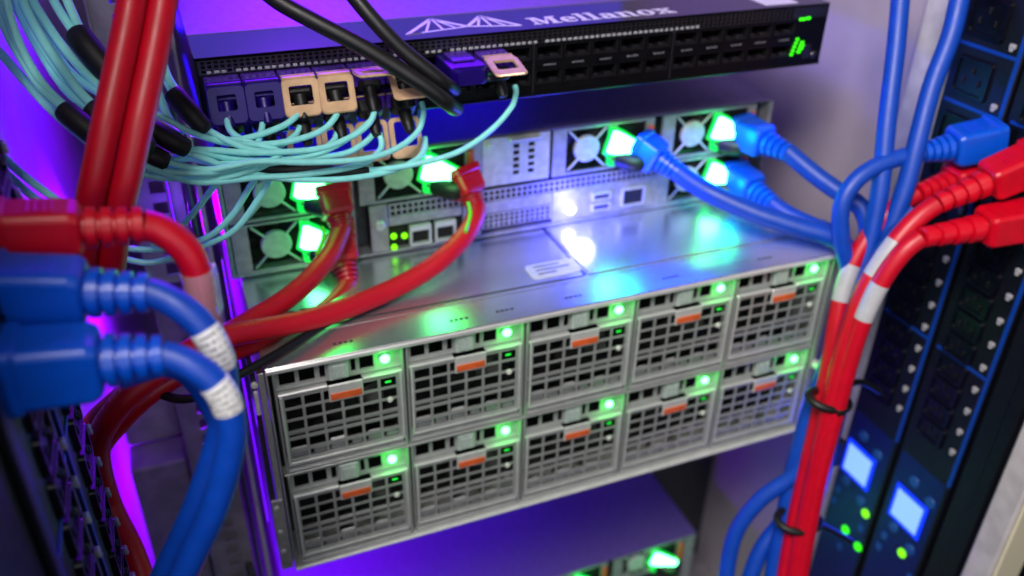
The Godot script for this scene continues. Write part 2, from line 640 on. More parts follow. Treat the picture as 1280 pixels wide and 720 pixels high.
func fan_module() -> Node3D:
	# one hot-swap module: 82 wide, 82 tall, origin at its lower near corner
	org = Vector3.ZERO
	var o := Node3D.new()
	o.name = "fan_module"
	var b := Mb.new()
	b.box(Vector3(0.6, 0.6, -9), Vector3(1.9, 81, 0.4), 0.2)
	b.box(Vector3(80.1, 0.6, -9), Vector3(81.4, 81, 0.4), 0.2)
	b.box(Vector3(2.0, 0.6, -9), Vector3(80.0, 1.8, 0.2), 0.2)
	b.box(Vector3(2.0, 79.8, -9), Vector3(80.0, 81, -3), 0.2)
	part(o, "frame", b, "steel")
	b = Mb.new()
	b.grille(Vector2(2.0, 64.0), Vector2(80.0, 79.7), [[4.5, 14.0], [16.5, 26.0], [29.0, 32.5], [48.5, 51.5], [54.0, 63.0]], [[67.2, 77.4]], -3.6, 1.2)
	part(o, "upper_grille", b, "steel")
	for q in [[2.1, 32.4], [54.4, 79.9]]:
		b = Mb.new()
		b.box(Vector3(q[0], 62.0, -4.6), Vector3(q[1], 63.2, -0.6), 0.2)
		part(o, "ledge_shelf", b, "steel")
		b = Mb.new()
		b.box(Vector3(q[0], 61.8, -0.5), Vector3(q[1], 63.9, 1.3), 0.5)
		part(o, "ledge", b, "steel_bright")
	b = Mb.new()
	var cols := []
	for i in 6:
		cols.append([5.5 + i * 12.0, 15.8 + i * 12.0])
	b.grille(Vector2(3.4, 32.2), Vector2(79.0, 61.7), cols, [[33.2, 41.2], [42.8, 50.3], [51.9, 59.2]], 0.0, 0.8)
	part(o, "main_grille", b, "steel")
	b = Mb.new()
	b.box(Vector3(2.6, 7.6, 0.05), Vector3(4.4, 61.6, 1.0), 0.3)
	b.box(Vector3(78.0, 7.6, 0.05), Vector3(79.6, 61.6, 1.0), 0.3)
	b.box(Vector3(4.5, 7.0, 0.05), Vector3(77.9, 8.6, 0.9), 0.3)
	part(o, "grille_frame", b, "steel_bright")
	b = Mb.new()
	b.grille(Vector2(3.4, 8.0), Vector2(79.0, 32.0), cols, [[10.4, 15.6], [18.2, 25.6], [27.8, 30.6]], -0.7, 0.8)
	part(o, "lower_grille", b, "steel")
	b = Mb.new()
	b.box(Vector3(2.2, 2.0, -8.0), Vector3(79.8, 6.8, -3.0), 0.8)
	part(o, "sill", b, "steel")
	b = Mb.new()
	for q in [[5, 17, 8], [20, 28, 5], [31, 41, 9], [45, 52, 6], [56, 65, 8], [68, 77, 5]]:
		b.box(Vector3(q[0], 8.0, -6.0), Vector3(q[1], 8.0 + q[2], -4.0), 0.8)
	b.box(Vector3(4, 26.6, -6.5), Vector3(78, 29.4, -4.5), 0.4)
	part(o, "fan_bracket", b, "pale_metal")
	b = Mb.new()
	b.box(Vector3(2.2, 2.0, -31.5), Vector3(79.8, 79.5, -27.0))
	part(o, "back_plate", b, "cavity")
	# the fan behind the grille
	b = Mb.new()
	b.disc(Vector3(41, 34, -24), Vector3.BACK, 12, 10, 1.5, 24)
	for i in 7:
		var a := TAU * i / 7.0
		var d := Vector3(cos(a), sin(a), 0)
		var s := Vector3(-sin(a), cos(a), 0)
		var c := Vector3(41, 34, -18)
		b.poly([c + d * 12 - s * 3 + Vector3(0, 0, 3), c + d * 12 + s * 3 - Vector3(0, 0, 3), c + d * 30 + s * 9 - Vector3(0, 0, 4), c + d * 29 - s * 4 + Vector3(0, 0, 4)], c - Vector3(0, 0, 30))
	part(o, "fan_rotor", b, "fan_dark")
	b = Mb.new()
	b.box(Vector3(34.2, 64.6, -3.5), Vector3(46.8, 78.5, -1.2), 0.8)
	b.box(Vector3(36.2, 66.5, -1.1), Vector3(44.8, 76.0, -0.3), 0.4)
	part(o, "latch_window", b, "clear_tab")
	b = Mb.new()
	b.box(Vector3(32.6, 50.6, 0.1), Vector3(54.2, 63.4, 1.6), 0.5)
	part(o, "latch_body", b, "steel_bright")
	b = Mb.new()
	b.box(Vector3(33.6, 52.2, 1.5), Vector3(53.2, 57.2, 2.3), 0.3)
	part(o, "release_tab", b, "orange")
	b = Mb.new()
	b.disc(Vector3(70, 72.4, -3.7), Vector3.BACK, 4.2, 1.2, 0.5)
	part(o, "light_bezel", b, "clear_tab")
	b = Mb.new()
	b.disc(Vector3(70, 72.4, -2.5), Vector3.BACK, 2.9, 2.2, 1.1, 24)
	part(o, "status_light", b, "led_green")
	b = Mb.new()
	b.box(Vector3(68.8, 54.4, -1.4), Vector3(72.8, 55.8, -0.7), 0.4)
	part(o, "green_reflection", b, "led_reflection")  # glowing dash added for a green reflection, no lamp of its own
	b = Mb.new()
	b.disc(Vector3(71.0, 41.9, -0.1), Vector3.BACK, 2.0, 1.6, 0.5)
	part(o, "screw", b, "white_plastic")
	omni(o, "status_lamp", Vector3(70, 70, 4), Color(0.15, 1.0, 0.25), 0.00028)
	return o


func big_server() -> void:
	var t := thing("large_server", "wide steel server with ten grilled fan modules, orange tabs and green lights", "server", Vector3(-1.5, -170, 0))
	var x0 := -211.5
	var x1 := 208.5
	block(t, "case", "steel_dark", Vector3(x0 + 0.8, -169.5, -700), Vector3(x1 - 0.8, -0.9, -33), 0.5)
	var c := block(t, "top_cover", "steel_top", Vector3(x0, -1.6, -700), Vector3(x1, 0.0, -30.5), 0.5)
	var lip := block(t, "front_lip", "steel_top", Vector3(x0, -2.6, -30), Vector3(x1, 0.6, 0.5), 0.6)
	block(lip, "rolled_edge", "steel_bright", Vector3(x0, -3.4, 0.55), Vector3(x1, 0.3, 2.4), 0.9)
	block(t, "bottom_plate", "steel_bright", Vector3(x0, -170.3, -60), Vector3(x1, -167.6, 3.0), 0.8)
	block(t, "shelf", "steel", Vector3(x0 + 2, -85.6, -9), Vector3(x1 - 2, -84.0, 0.6), 0.3)
	block(t, "side_plate", "steel", Vector3(x0, -168, -700), Vector3(x0 + 1.2, -2, 0.8), 0.4)
	block(t, "side_plate", "steel", Vector3(x1 - 1.2, -168, -700), Vector3(x1, -2, 0.8), 0.4)
	# pressed seams, slots and a raised plate on the cover
	block(c, "raised_plate", "steel_top", Vector3(20, 0.1, -112), Vector3(205, 0.9, -35), 0.4)
	block(c, "seam", "steel_dark", Vector3(16.5, 0.05, -112), Vector3(18.5, 0.5, -36), 0.2)
	block(c, "seam", "steel_dark", Vector3(-205, 0.05, -36.5), Vector3(16, 0.45, -35.3), 0.15)
	for s in [[-196, -60], [-180, -60], [-150, -98], [-66, -98]]:
		block(c, "slot", "cavity", Vector3(s[0], 0.02, s[1]), Vector3(s[0] + 12, 0.35, s[1] + 2.4), 0.1)
	var sb := Mb.new()
	sb.loft(Vector3(-0.5, 0.05, -52), Vector3.UP, Vector3.RIGHT, [[0, 19.5, 9.5, 4.5], [0.6, 19.5, 9.5, 4.5]])
	var st := part(c, "sticker", sb, "white_plastic")
	for i in 3:
		block(st, "print", "ink_grey", Vector3(-14, 0.72, -58.5 + i * 5.0), Vector3([6, 12, 0][i], 0.8, -56.5 + i * 5.0), 0.02)
	# tiny stamped marks along the lip
	for g in [-168.0, -92.0, -60.0, -10.0, 66.0, 146.0]:
		for i in 4:
			block(lip, "stamp", "ink_dark", Vector3(g + i * 3.4, 0.62, -13.0), Vector3(g + i * 3.4 + 2.2, 0.68, -10.5), 0.02)
	for r in 2:
		for k in 5:
			var m := fan_module()
			t.add_child(m, true)
			m.position = (Vector3(x0 + 3.2 + k * 82.7, -84.0 + 0.6 - r * 83.4, rng.randf_range(-0.9, 0.5)) - org_of(t)) * MM
			m.rotation_degrees = Vector3(rng.randf_range(-0.5, 0.3), rng.randf_range(-0.4, 0.4), 0)
			if r == 0 and k == 0:
				_first = m
			else:
				# later modules share the meshes of the first one
				for i in m.get_child_count():
					if m.get_child(i) is MeshInstance3D:
						m.get_child(i).mesh = _first.get_child(i).mesh
	org = Vector3(-1.5, -170, 0)
	# rack ears
	block(t, "ear", "steel_dark", Vector3(x0 - 8.5, -168, -30), Vector3(x0 - 5.5, -2, -2), 0.4)
	block(t, "ear", "steel", Vector3(x0 - 4.4, -166, -10), Vector3(x0 - 0.4, -4, -3), 0.4)
	var b := Mb.new()
	b.disc(Vector3(x0 - 6.8, -10, -2), Vector3.BACK, 2.1, 2.4, 0.6)
	b.box(Vector3(x0 - 8.2, -32, -1.9), Vector3(x0 - 5.6, -14, 0.6), 0.6)
	part(t, "ear_latch", b, "white_plastic")
	block(t, "ear", "pale_metal", Vector3(x0 - 9.0, -168, -1.9), Vector3(x0 - 1.0, -104, 0.2), 0.4)
	for y in [-110.0, -132.0, -150.0]:
		b = Mb.new()
		b.disc(Vector3(x0 - 6.0, y, 0.2), Vector3.BACK, 1.8, 1.2, 0.4)
		part(t, "ear_screw", b, "steel_bright")
	block(t, "ear", "steel", Vector3(x1 + 0.4, -166, -14), Vector3(x1 + 6.5, -2, -2), 0.6)
	b = Mb.new()
	b.disc(Vector3(x1 + 5.0, -104, -2), Vector3(0.4, 0, 1), 4.2, 8, 1.2)
	part(t, "thumb_screw", b, "steel_bright")


var _first: Node3D


func org_of(t: Node3D) -> Vector3:
	return t.position / MM


func psu(kind: int) -> Node3D:
	# one power supply, 86 wide and 38 tall, origin at its centre on the rear face; the socket sits at x = +42
	org = Vector3.ZERO
	var o := Node3D.new()
	o.name = "power_supply"
	var b := Mb.new()
	b.grille(Vector2(-42, -18.6), Vector2(43, 18.6), [[-31.0, 4.5], [11.0, 36.0]], [[-17.0, 17.0]], 0.0, 3.0)
	part(o, "face_plate", b, "pale_metal")
	b = Mb.new()
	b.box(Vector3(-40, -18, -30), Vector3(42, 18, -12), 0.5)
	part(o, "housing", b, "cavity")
	b = Mb.new()
	var c := Vector3(-13, 0, 0)
	for s in [[1, 1], [1, -1], [-1, 1], [-1, -1]]:
		var d := Vector3(s[0], s[1], 0).normalized()
		b.tube([c + d * 8 - Vector3(0, 0, 1.5), c + d * 22 - Vector3(0, 0, 1.5)], [0.95], 8)
	part(o, "fan_guard", b, "hub_white")
	b = Mb.new()
	b.disc(c - Vector3(0, 0, 4), Vector3.BACK, 10.6, 3.4, 0.8, 28)
	part(o, "fan_hub", b, "hub_white")
	b = Mb.new()
	for i in 7:
		var a := TAU * i / 7.0
		var d := Vector3(cos(a), sin(a), 0)
		var s := Vector3(-sin(a), cos(a), 0)
		var cc := c - Vector3(0, 0, 9)
		b.poly([cc + d * 9 - s * 2 + Vector3(0, 0, 2), cc + d * 9 + s * 3 - Vector3(0, 0, 2), cc + d * 17 + s * 5 - Vector3(0, 0, 2), cc + d * 17 - s * 3 + Vector3(0, 0, 2)], cc - Vector3(0, 0, 30))
	part(o, "fan_rotor", b, "fan_dark")
	# the glowing pull handle: a bent translucent loop
	b = Mb.new()
	b.loft(Vector3(4.5, 5.0, 1.0), Vector3(1.0, -0.28, 0.42), Vector3.UP, [[0, 9.0, 2.2, 2.0], [3, 10.0, 3.0, 2.8], [10, 8.6, 3.2, 3.0], [18, 6.2, 3.2, 3.0], [25, 4.4, 3.0, 2.8], [28, 2.6, 1.8, 1.6]])
	part(o, "handle_light", b, "handle_core")
	b = Mb.new()
	b.loft(Vector3(2.6, 5.0, -0.6), Vector3(1.0, -0.28, 0.36), Vector3.UP, [[0, 11.0, 1.6, 1.5], [4, 12.4, 2.4, 2.2], [11, 11.0, 2.6, 2.4], [19, 8.6, 2.6, 2.4], [27, 6.4, 2.4, 2.2], [32, 4.0, 1.4, 1.2]])
	part(o, "handle_shell", b, "handle_green")
	b = Mb.new()
	b.loft(Vector3(5.0, 16.2, 0.3), Vector3(0, -1, 0), Vector3.RIGHT, [[0, 1.2, 2.2, 1.0], [31, 1.2, 2.2, 1.0]])
	b.loft(Vector3(5.0, -13.0, 2.0), Vector3(1, -0.1, 0.3), Vector3.UP, [[0, 2.0, 2.0, 1.0], [10, 1.6, 1.6, 1.0]])
	part(o, "handle_rail", b, "handle_green")
	b = Mb.new()
	b.tube(spline([Vector3(13, -10, 1), Vector3(20, -11, 9), Vector3(27, -11, 11), Vector3(33, -10, 4)], 6), [7.4], 14)
	part(o, "handle_grip", b, "rubber")
	b = Mb.new()
	b.box(Vector3(37.2, -13, 0.1), Vector3(41.6, 13, 3.0), 0.6)
	part(o, "release_tab", b, "orange")
	b = Mb.new()
	b.box(Vector3(12, -15, -2.9), Vector3(35.5, 15, -1.0), 0.6)
	part(o, "socket", b, "rubber")
	omni(o, "handle_lamp", Vector3(17, 3, 26), Color(0.1, 1.0, 0.35), 0.0007)
	return o


func middle_server() -> void:
	var t := thing("middle_server", "steel server with glowing green power supply handles below the switch", "server", Vector3(0, 1.5, -112))
	block(t, "case", "steel_dark", Vector3(-216.5, 2, -720), Vector3(216.5, 80.4, -125), 0.5)
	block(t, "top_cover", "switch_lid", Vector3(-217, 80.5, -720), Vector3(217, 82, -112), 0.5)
	block(t, "rear_frame", "pale_metal", Vector3(-217, 1.5, -125), Vector3(217, 3.4, -111.5), 0.4)
	block(t, "rear_frame", "pale_metal", Vector3(-217, 3.5, -125), Vector3(-214, 80.4, -111.6), 0.4)
	block(t, "rear_frame", "pale_metal", Vector3(214, 3.5, -125), Vector3(217, 80.4, -111.6), 0.4)
	var first: Node3D
	for s in [[-171, 61.2], [-171, 22.2], [-82, 61.2], [65, 61.2], [158, 61.2], [158, 22.2]]:
		var p := psu(0)
		t.add_child(p, true)
		p.position = (Vector3(s[0], s[1], -112) - org_of(t)) * MM
		if first:
			for i in p.get_child_count():
				if p.get_child(i) is MeshInstance3D:
					p.get_child(i).mesh = first.get_child(i).mesh
		else:
			first = p
	org = org_of(t)
	# blank slot cover with two rows of vent slots
	var b := Mb.new()
	var ys := []
	for i in 5:
		ys.append([49.5 + i * 5.2, 52.9 + i * 5.2])
	b.grille(Vector2(-33, 43), Vector2(20, 80), [[-9.0, -4.0], [3.0, 8.0]], ys, -111.5, 1.5)
	part(t, "slot_cover", b, "hub_white")
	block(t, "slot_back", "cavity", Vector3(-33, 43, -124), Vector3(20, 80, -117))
	b = Mb.new()
	b.disc(Vector3(-27, 75, -111.5), Vector3.BACK, 2.2, 1.4, 0.4)
	part(t, "screw", b, "steel_bright")
	block(t, "slot_lever", "steel_bright", Vector3(-13, 76.5, -111.4), Vector3(12, 79, -108), 0.6)
	block(t, "slot_cover", "pale_metal", Vector3(-40, 42, -124), Vector3(-33.5, 80, -111.2), 0.5)
	# perforated strips and the ports below
	var rows := [[[-33.0, 120.0], [30.5, 40.0], 34, 2], [[-33.0, 24.0], [8.0, 20.0], 13, 3], [[-104.0, -50.0], [30.5, 40.5], 12, 2]]
	for r in rows:
		b = Mb.new()
		var xs := []
		var w: float = (r[0][1] - r[0][0] - 2.0) / r[2]
		for i in int(r[2]):
			xs.append([r[0][0] + 1.6 + i * w, r[0][0] + 1.6 + i * w + w * 0.68])
		ys = []
		var h: float = (r[1][1] - r[1][0] - 0.8) / r[3]
		for i in int(r[3]):
			ys.append([r[1][0] + 0.6 + i * h, r[1][0] + 0.6 + i * h + h * 0.7])
		b.grille(Vector2(r[0][0], r[1][0]), Vector2(r[0][1], r[1][1]), xs, ys, -112, 1.2)
		part(t, "vent_grille", b, "pale_metal")
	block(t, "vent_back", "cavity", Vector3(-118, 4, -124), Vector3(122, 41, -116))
	block(t, "port_plate", "pale_metal", Vector3(-33, 20.6, -115), Vector3(24, 30, -111.8), 0.4)
	block(t, "port_plate", "pale_metal", Vector3(24.5, 4, -115), Vector3(120, 30, -112.2), 0.4)
	block(t, "port_plate", "pale_metal", Vector3(-48, 4, -115), Vector3(-34, 41, -111.9), 0.4)
	block(t, "port_plate", "pale_metal", Vector3(-118, 4, -115), Vector3(-105, 41, -111.4), 0.4)
	block(t, "port_plate", "pale_metal", Vector3(-104.5, 23, -115), Vector3(-49, 30, -112.1), 0.4)
	for s in [[58, 74, 9, 15], [58, 74, 18, 24], [84, 104, 9, 24]]:
		b = Mb.new()
		b.grille(Vector2(s[0], s[2]), Vector2(s[1], s[3]), [[s[0] + 1.0, s[1] - 1.0]], [[s[2] + 1.0, s[3] - 1.0]], -109, 3.0)
		var p := part(t, "port", b, "steel_bright")
		block(p, "insert", "dark_wall", Vector3(s[0] + 1, s[2] + 1, -112.1), Vector3(s[1] - 1, s[3] - 1, -111))
	for s in [[-90, -74], [-71, -55]]:
		b = Mb.new()
		b.grille(Vector2(s[0], 6), Vector2(s[1], 22), [[s[0] + 1.5, s[1] - 1.5]], [[7.5, 18.0]], -108, 4.0)
		var p := part(t, "network_port", b, "steel_bright")
		block(p, "insert", "cavity", Vector3(s[0] + 1, 7, -113), Vector3(s[1] - 1, 19, -111.5))
	for s in [[-101.5, 15], [-93.5, 14], [-101.5, 6]]:
		b = Mb.new()
		b.disc(Vector3(s[0], s[1], -112), Vector3.BACK, 2.3, 2.0, 0.8)
		part(t, "port_light", b, "led_yellow")
	b = Mb.new()
	b.disc(Vector3(-111.5, 26, -111.4), Vector3.BACK, 4.0, 3.5, 1.0)
	part(t, "thumb_screw", b, "steel_bright")
	b = Mb.new()
	b.disc(Vector3(40, 13, -112), Vector3.BACK, 3.6, 2.5, 1.0)
	part(t, "locator_light", b, "led_blue_white")
	omni(t, "locator_lamp", Vector3(42, 15, -92) - org, Color(0.20, 0.20, 1.0), 0.014)


func lower_server() -> void:
	var t := thing("lower_server", "lowest server, its smooth lid lit violet and blue, mostly out of frame", "server", Vector3(0, -490, -112))
	block(t, "case", "steel_dark", Vector3(-216.5, -489, -720), Vector3(216.5, -410.1, -125), 0.5)
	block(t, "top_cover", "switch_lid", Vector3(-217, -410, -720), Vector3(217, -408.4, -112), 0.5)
	block(t, "rear_frame", "pale_metal", Vector3(-217, -489, -125), Vector3(-140, -410.1, -113), 0.5)
	block(t, "rear_frame", "pale_metal", Vector3(205, -489, -125), Vector3(217, -410.1, -113), 0.5)
	for s in [[-82, -429.5], [65, -429.5], [158, -429.5]]:
		var p := psu(0)
		t.add_child(p, true)
		p.position = (Vector3(s[0], s[1], -112) - org_of(t)) * MM
	org = org_of(t)


const COLUMNS := 20


func column_x(k: int) -> float:
	return -205.9 + k * 20.3 + (1.8 if k > 9 else 0.0) + (1.5 if k > 14 else 0.0)


func flat_bar(b: Mb, p: Vector3, q: Vector3, w: float, h: float) -> void:
	# a thin bar lying on a lid from p to q
	var d := (q - p).normalized()
	var s := d.cross(Vector3.UP).normalized() * w * 0.5
	var u := Vector3(0, h, 0)
	b.poly([p - s + u, p + s + u, q + s + u, q - s + u], p - Vector3(0, 50, 0))
	for e in [[p - s, q - s], [p + s, q + s], [p - s, p + s], [q - s, q + s]]:
		b.poly([e[0], e[1], e[1] + u, e[0] + u], (p + q) * 0.5)


func network_switch() -> void:
	var t := thing("network_switch", "black rack switch with two rows of ports, white maker's mark and pull tabs", "network switch", Vector3(0, 123, -71.5))
	block(t, "body", "switch_black", Vector3(-218.5, 123.2, -560), Vector3(218.5, 165.4, -108), 0.4)
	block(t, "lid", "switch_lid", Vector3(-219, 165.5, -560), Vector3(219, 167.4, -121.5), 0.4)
	var strip := block(t, "front_strip", "gloss_black", Vector3(-219, 165.5, -121.2), Vector3(219, 167.0, -71.5), 0.5)
	block(t, "side_plate", "switch_black", Vector3(-219, 123, -108), Vector3(-217.4, 165.4, -72), 0.3)
	block(t, "side_plate", "switch_black", Vector3(217.4, 123, -108), Vector3(219, 165.4, -72), 0.3)
	block(t, "bottom_lip", "switch_black", Vector3(-219, 122.6, -108), Vector3(219, 124.2, -71), 0.4)
	# face: two rows of port openings
	var xs := []
	for k in COLUMNS:
		xs.append([column_x(k) - 9.4, column_x(k) + 9.4])
	var b := Mb.new()
	b.grille(Vector2(-217.3, 124.3), Vector2(217.3, 157.2), xs, [[130.4, 139.4], [146.6, 155.6]], -71.8, 1.4)
	part(t, "face_plate", b, "switch_black")
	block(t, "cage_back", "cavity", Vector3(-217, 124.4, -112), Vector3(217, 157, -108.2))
	# perforated band over the ports
	b = Mb.new()
	var vx := []
	var x := -215.6
	while x < 188.0:
		vx.append([x, x + 2.3])
		x += 3.55
	b.grille(Vector2(-217.3, 157.4), Vector2(217.3, 165.3), vx, [[158.1, 159.9], [160.7, 162.4], [163.2, 164.7]], -71.6, 1.2)
	var vent := part(t, "vent_grille", b, "cage")
	block(vent, "vent_back", "cavity", Vector3(-217, 157.3, -84), Vector3(217, 165.3, -78))
	b = Mb.new()
	x = -213.0
	while x < 110.0:
		if rng.randf() < 0.94:
			b.box(Vector3(x, 157.7, -71.5), Vector3(x + rng.randf_range(2.4, 3.1), 159.5, -70.6), 0.5)
		x += 4.0
	var glints := part(t, "vent_glints", b, "latch_grey")  # pale bumps added for the glints along the bottom of the vent
	glints.set_meta("kind", "stuff")
	# one metal cage per port
	var cage: MeshInstance3D
	for k in COLUMNS:
		for y in [134.9, 151.1]:
			var c := Vector3(column_x(k), y, -72.6)
			if cage == null:
				b = Mb.new()
				b.grille(Vector2(c.x - 9.2, c.y - 4.3), Vector2(c.x + 9.2, c.y + 4.3), [[c.x - 8.6, c.x + 8.6]], [[c.y - 3.8, c.y + 3.8]], c.z, 30.0)
				b.box(c + Vector3(-6, -3.7, -9), c + Vector3(-3, -2.4, -2), 0.3)
				b.box(c + Vector3(2, -3.7, -9), c + Vector3(7, -2.2, -2), 0.3)
				cage = part(t, "port_cage", b, "cage", c)
			else:
				copy_part(cage, t, c - org)
	# pale marks between the rows, dividers between the groups
	for k in range(8, COLUMNS):
		for q in [[-4.0, -1.6], [-1.2, 0.4], [0.8, 2.8], [3.2, 4.6]]:
			var h := rng.randf_range(0.7, 1.2)
			block(t, "port_mark", "ink_grey", Vector3(column_x(k) + q[0], 142.6, -71.78), Vector3(column_x(k) + q[1], 142.6 + h, -71.6), 0.05)
	for xx in [-12.6, 90.4]:
		block(t, "divider", "cage", Vector3(xx - 0.7, 125, -71.7), Vector3(xx + 0.7, 157, -70.6), 0.3)
	# status lights
	for q in [[193.5, 156.0, 5.5, 2.0], [199.6, 156.3, 3.6, 2.0]]:
		block(t, "status_light", "led_lime", Vector3(q[0], q[1], -71.7), Vector3(q[0] + q[2], q[1] + q[3], -70.8), 0.4)
	for i in 5:
		block(t, "status_light", "led_lime", Vector3(190.6 + i * 0.75, 131.0 + i * 2.7, -71.7), Vector3(193.4 + i * 0.75, 132.9 + i * 2.7, -70.8), 0.4)
	for i in 4:
		block(t, "status_light", "led_lime", Vector3(196.2 + i * 0.6, 132.4 + i * 2.3, -71.7), Vector3(199.4 + [0.4, 1.5, 1.7, 0.2][i] + i * 0.6, 134.1 + i * 2.3, -70.8), 0.4)
	b = Mb.new()
	b.disc(Vector3(212, 130, -71.8), Vector3.BACK, 2.8, 1.6, 0.6)
	part(t, "screw", b, "cage")
	block(t, "pull_out_tab", "cage", Vector3(202, 128, -71.7), Vector3(208.5, 138, -71.0), 0.3)
	# white printing on the lid: a twin-peaked bridge mark and the maker's name
	b = Mb.new()
	var a := Vector3(-92.5, 167.0, -83.0)
	var p1 := Vector3(-68.0, 167.0, -114.5)
	var p2 := Vector3(-35.0, 167.0, -111.5)
	var z := Vector3(-17.5, 167.0, -81.5)
	var v := Vector3(-51.0, 167.0, -90.0)
	for s in [[a, p1, 2.6], [p1, p1 + Vector3(17, 0, 24.5), 2.6], [p2 - Vector3(16, 0, -21.5), p2, 2.6], [p2, z, 2.6], [a, a + Vector3(10, 0, -1.6), 1.6], [p1 + Vector3(-1, 0, 2), Vector3(-80, 167, -84.5), 1.5], [p1 + Vector3(0.5, 0, 2), Vector3(-68, 167, -87), 1.5], [p1 + Vector3(1.5, 0, 2), Vector3(-59, 167, -89), 1.5], [p2 + Vector3(-1, 0, 2), Vector3(-44, 167, -89), 1.5], [p2 + Vector3(0.2, 0, 2), Vector3(-36, 167, -86.5), 1.5], [p2 + Vector3(1.3, 0, 2), Vector3(-27, 167, -84), 1.5], [a, v, 1.7], [v, z, 1.7]]:
		flat_bar(b, s[0], s[1], s[2], 0.12)
	part(strip, "bridge_mark", b, "ink_white")
	var tm := TextMesh.new()
	tm.text = "Mellanox"
	var f := SystemFont.new()
	f.font_names = PackedStringArray(["Droid Serif"])
	f.font_weight = 700
	tm.font = f
	tm.font_size = 64
	tm.pixel_size = 0.0004
	tm.depth = 0.0002
	var o := MeshInstance3D.new()
	o.name = "maker_name"
	o.mesh = tm
	o.material_override = M["ink_white"]
	strip.add_child(o, true)
	var w := tm.get_aabb().size.x
	var sc := 0.106 / maxf(w, 0.001)
	o.transform = Transform3D(Basis.from_euler(Vector3(-PI / 2, 0, 0)).scaled_local(Vector3(sc, sc * 1.0, 1.0)), (Vector3(44, 167.06, -88.5) - org) * MM)
	block(strip, "reflective_label", "ink_white", Vector3(168, 167.05, -104), Vector3(196, 167.2, -78), 0.05)


func transceiver(label: String, k: int, upper: bool, dark: bool, droop: float, spread := 0.0) -> Node3D:
	var c := Vector3(column_x(k), 152.0 if upper else 135.2, -71.5)
	var t := thing("transceiver", label, "transceiver", c, "pluggable transceivers in the switch ports")
	var b := Mb.new()
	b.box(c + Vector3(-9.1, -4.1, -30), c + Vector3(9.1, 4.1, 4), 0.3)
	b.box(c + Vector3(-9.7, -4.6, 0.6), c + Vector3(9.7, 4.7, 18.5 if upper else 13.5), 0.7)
	part(t, "body", b, "die_cast_violet_lit")
	block(t, "ridge", "tab_dark" if dark else "beige", c + Vector3(-9.6, 4.8, 14.6), c + Vector3(9.6, 5.7, 15.6), 0.3)
	b = Mb.new()
	b.loft(c + Vector3(0, -0.8, 12), Vector3(0, -0.72, 0.62) if upper else Vector3(0, -0.6, 0.75), Vector3.UP, [[0, 5.0, 7.4, 1.6], [7, 4.8, 7.0, 2.0], [8, 4.2, 4.2, 4.2], [17, 3.6, 3.6, 3.6], [22, 2.6, 2.6, 2.6]])
	part(t, "boot", b, "tab_dark" if dark and upper else "rubber")
	# the pull tab: a flat frame hinged at the top (upper row) or bottom (lower row) of the body
	var m := "tab_dark" if dark else "beige"
	var dn := Vector3(0, -sin(deg_to_rad(droop)), cos(deg_to_rad(droop)))
	b = Mb.new()
	if upper:
		var h := c + Vector3(0, 4.9, 17.5)
		b.box(h + Vector3(-9.6, -1.6, -0.6), h + Vector3(9.6, 0.7, 2.2), 0.6)
		b.ring(h + dn * 11.0 + Vector3(0, 0, 2.5), Vector3.RIGHT, -dn, Vector2(10.4, 10.8), 2.8, Vector2(5.2, 4.4) if dark else Vector2(6.6, 5.4), Vector2(0, 1.4), 1.0, 1.7)
		part(t, "pull_tab", b, m)
	else:
		var h := c + Vector3(0, -4.0, 12.0)
		for s in [-1.0, 1.0]:
			var q := Mb.new()
			q.box(h + Vector3(s * 9.0 - 1.4, -7.5, -3.0), h + Vector3(s * 9.0 + 1.4, 4.0, 1.2), 0.4)
			part(t, "side_leg", q, m if dark else "cage")
		b.ring(h + dn * 15.0 + Vector3(0, -4.0, 1.5), Vector3.RIGHT, -dn, Vector2(10.0, 12.5), 3.4, Vector2(6.9, 7.6), Vector2(0, 2.2), 1.4, 1.8)
		part(t, "pull_tab", b, m)
	return t


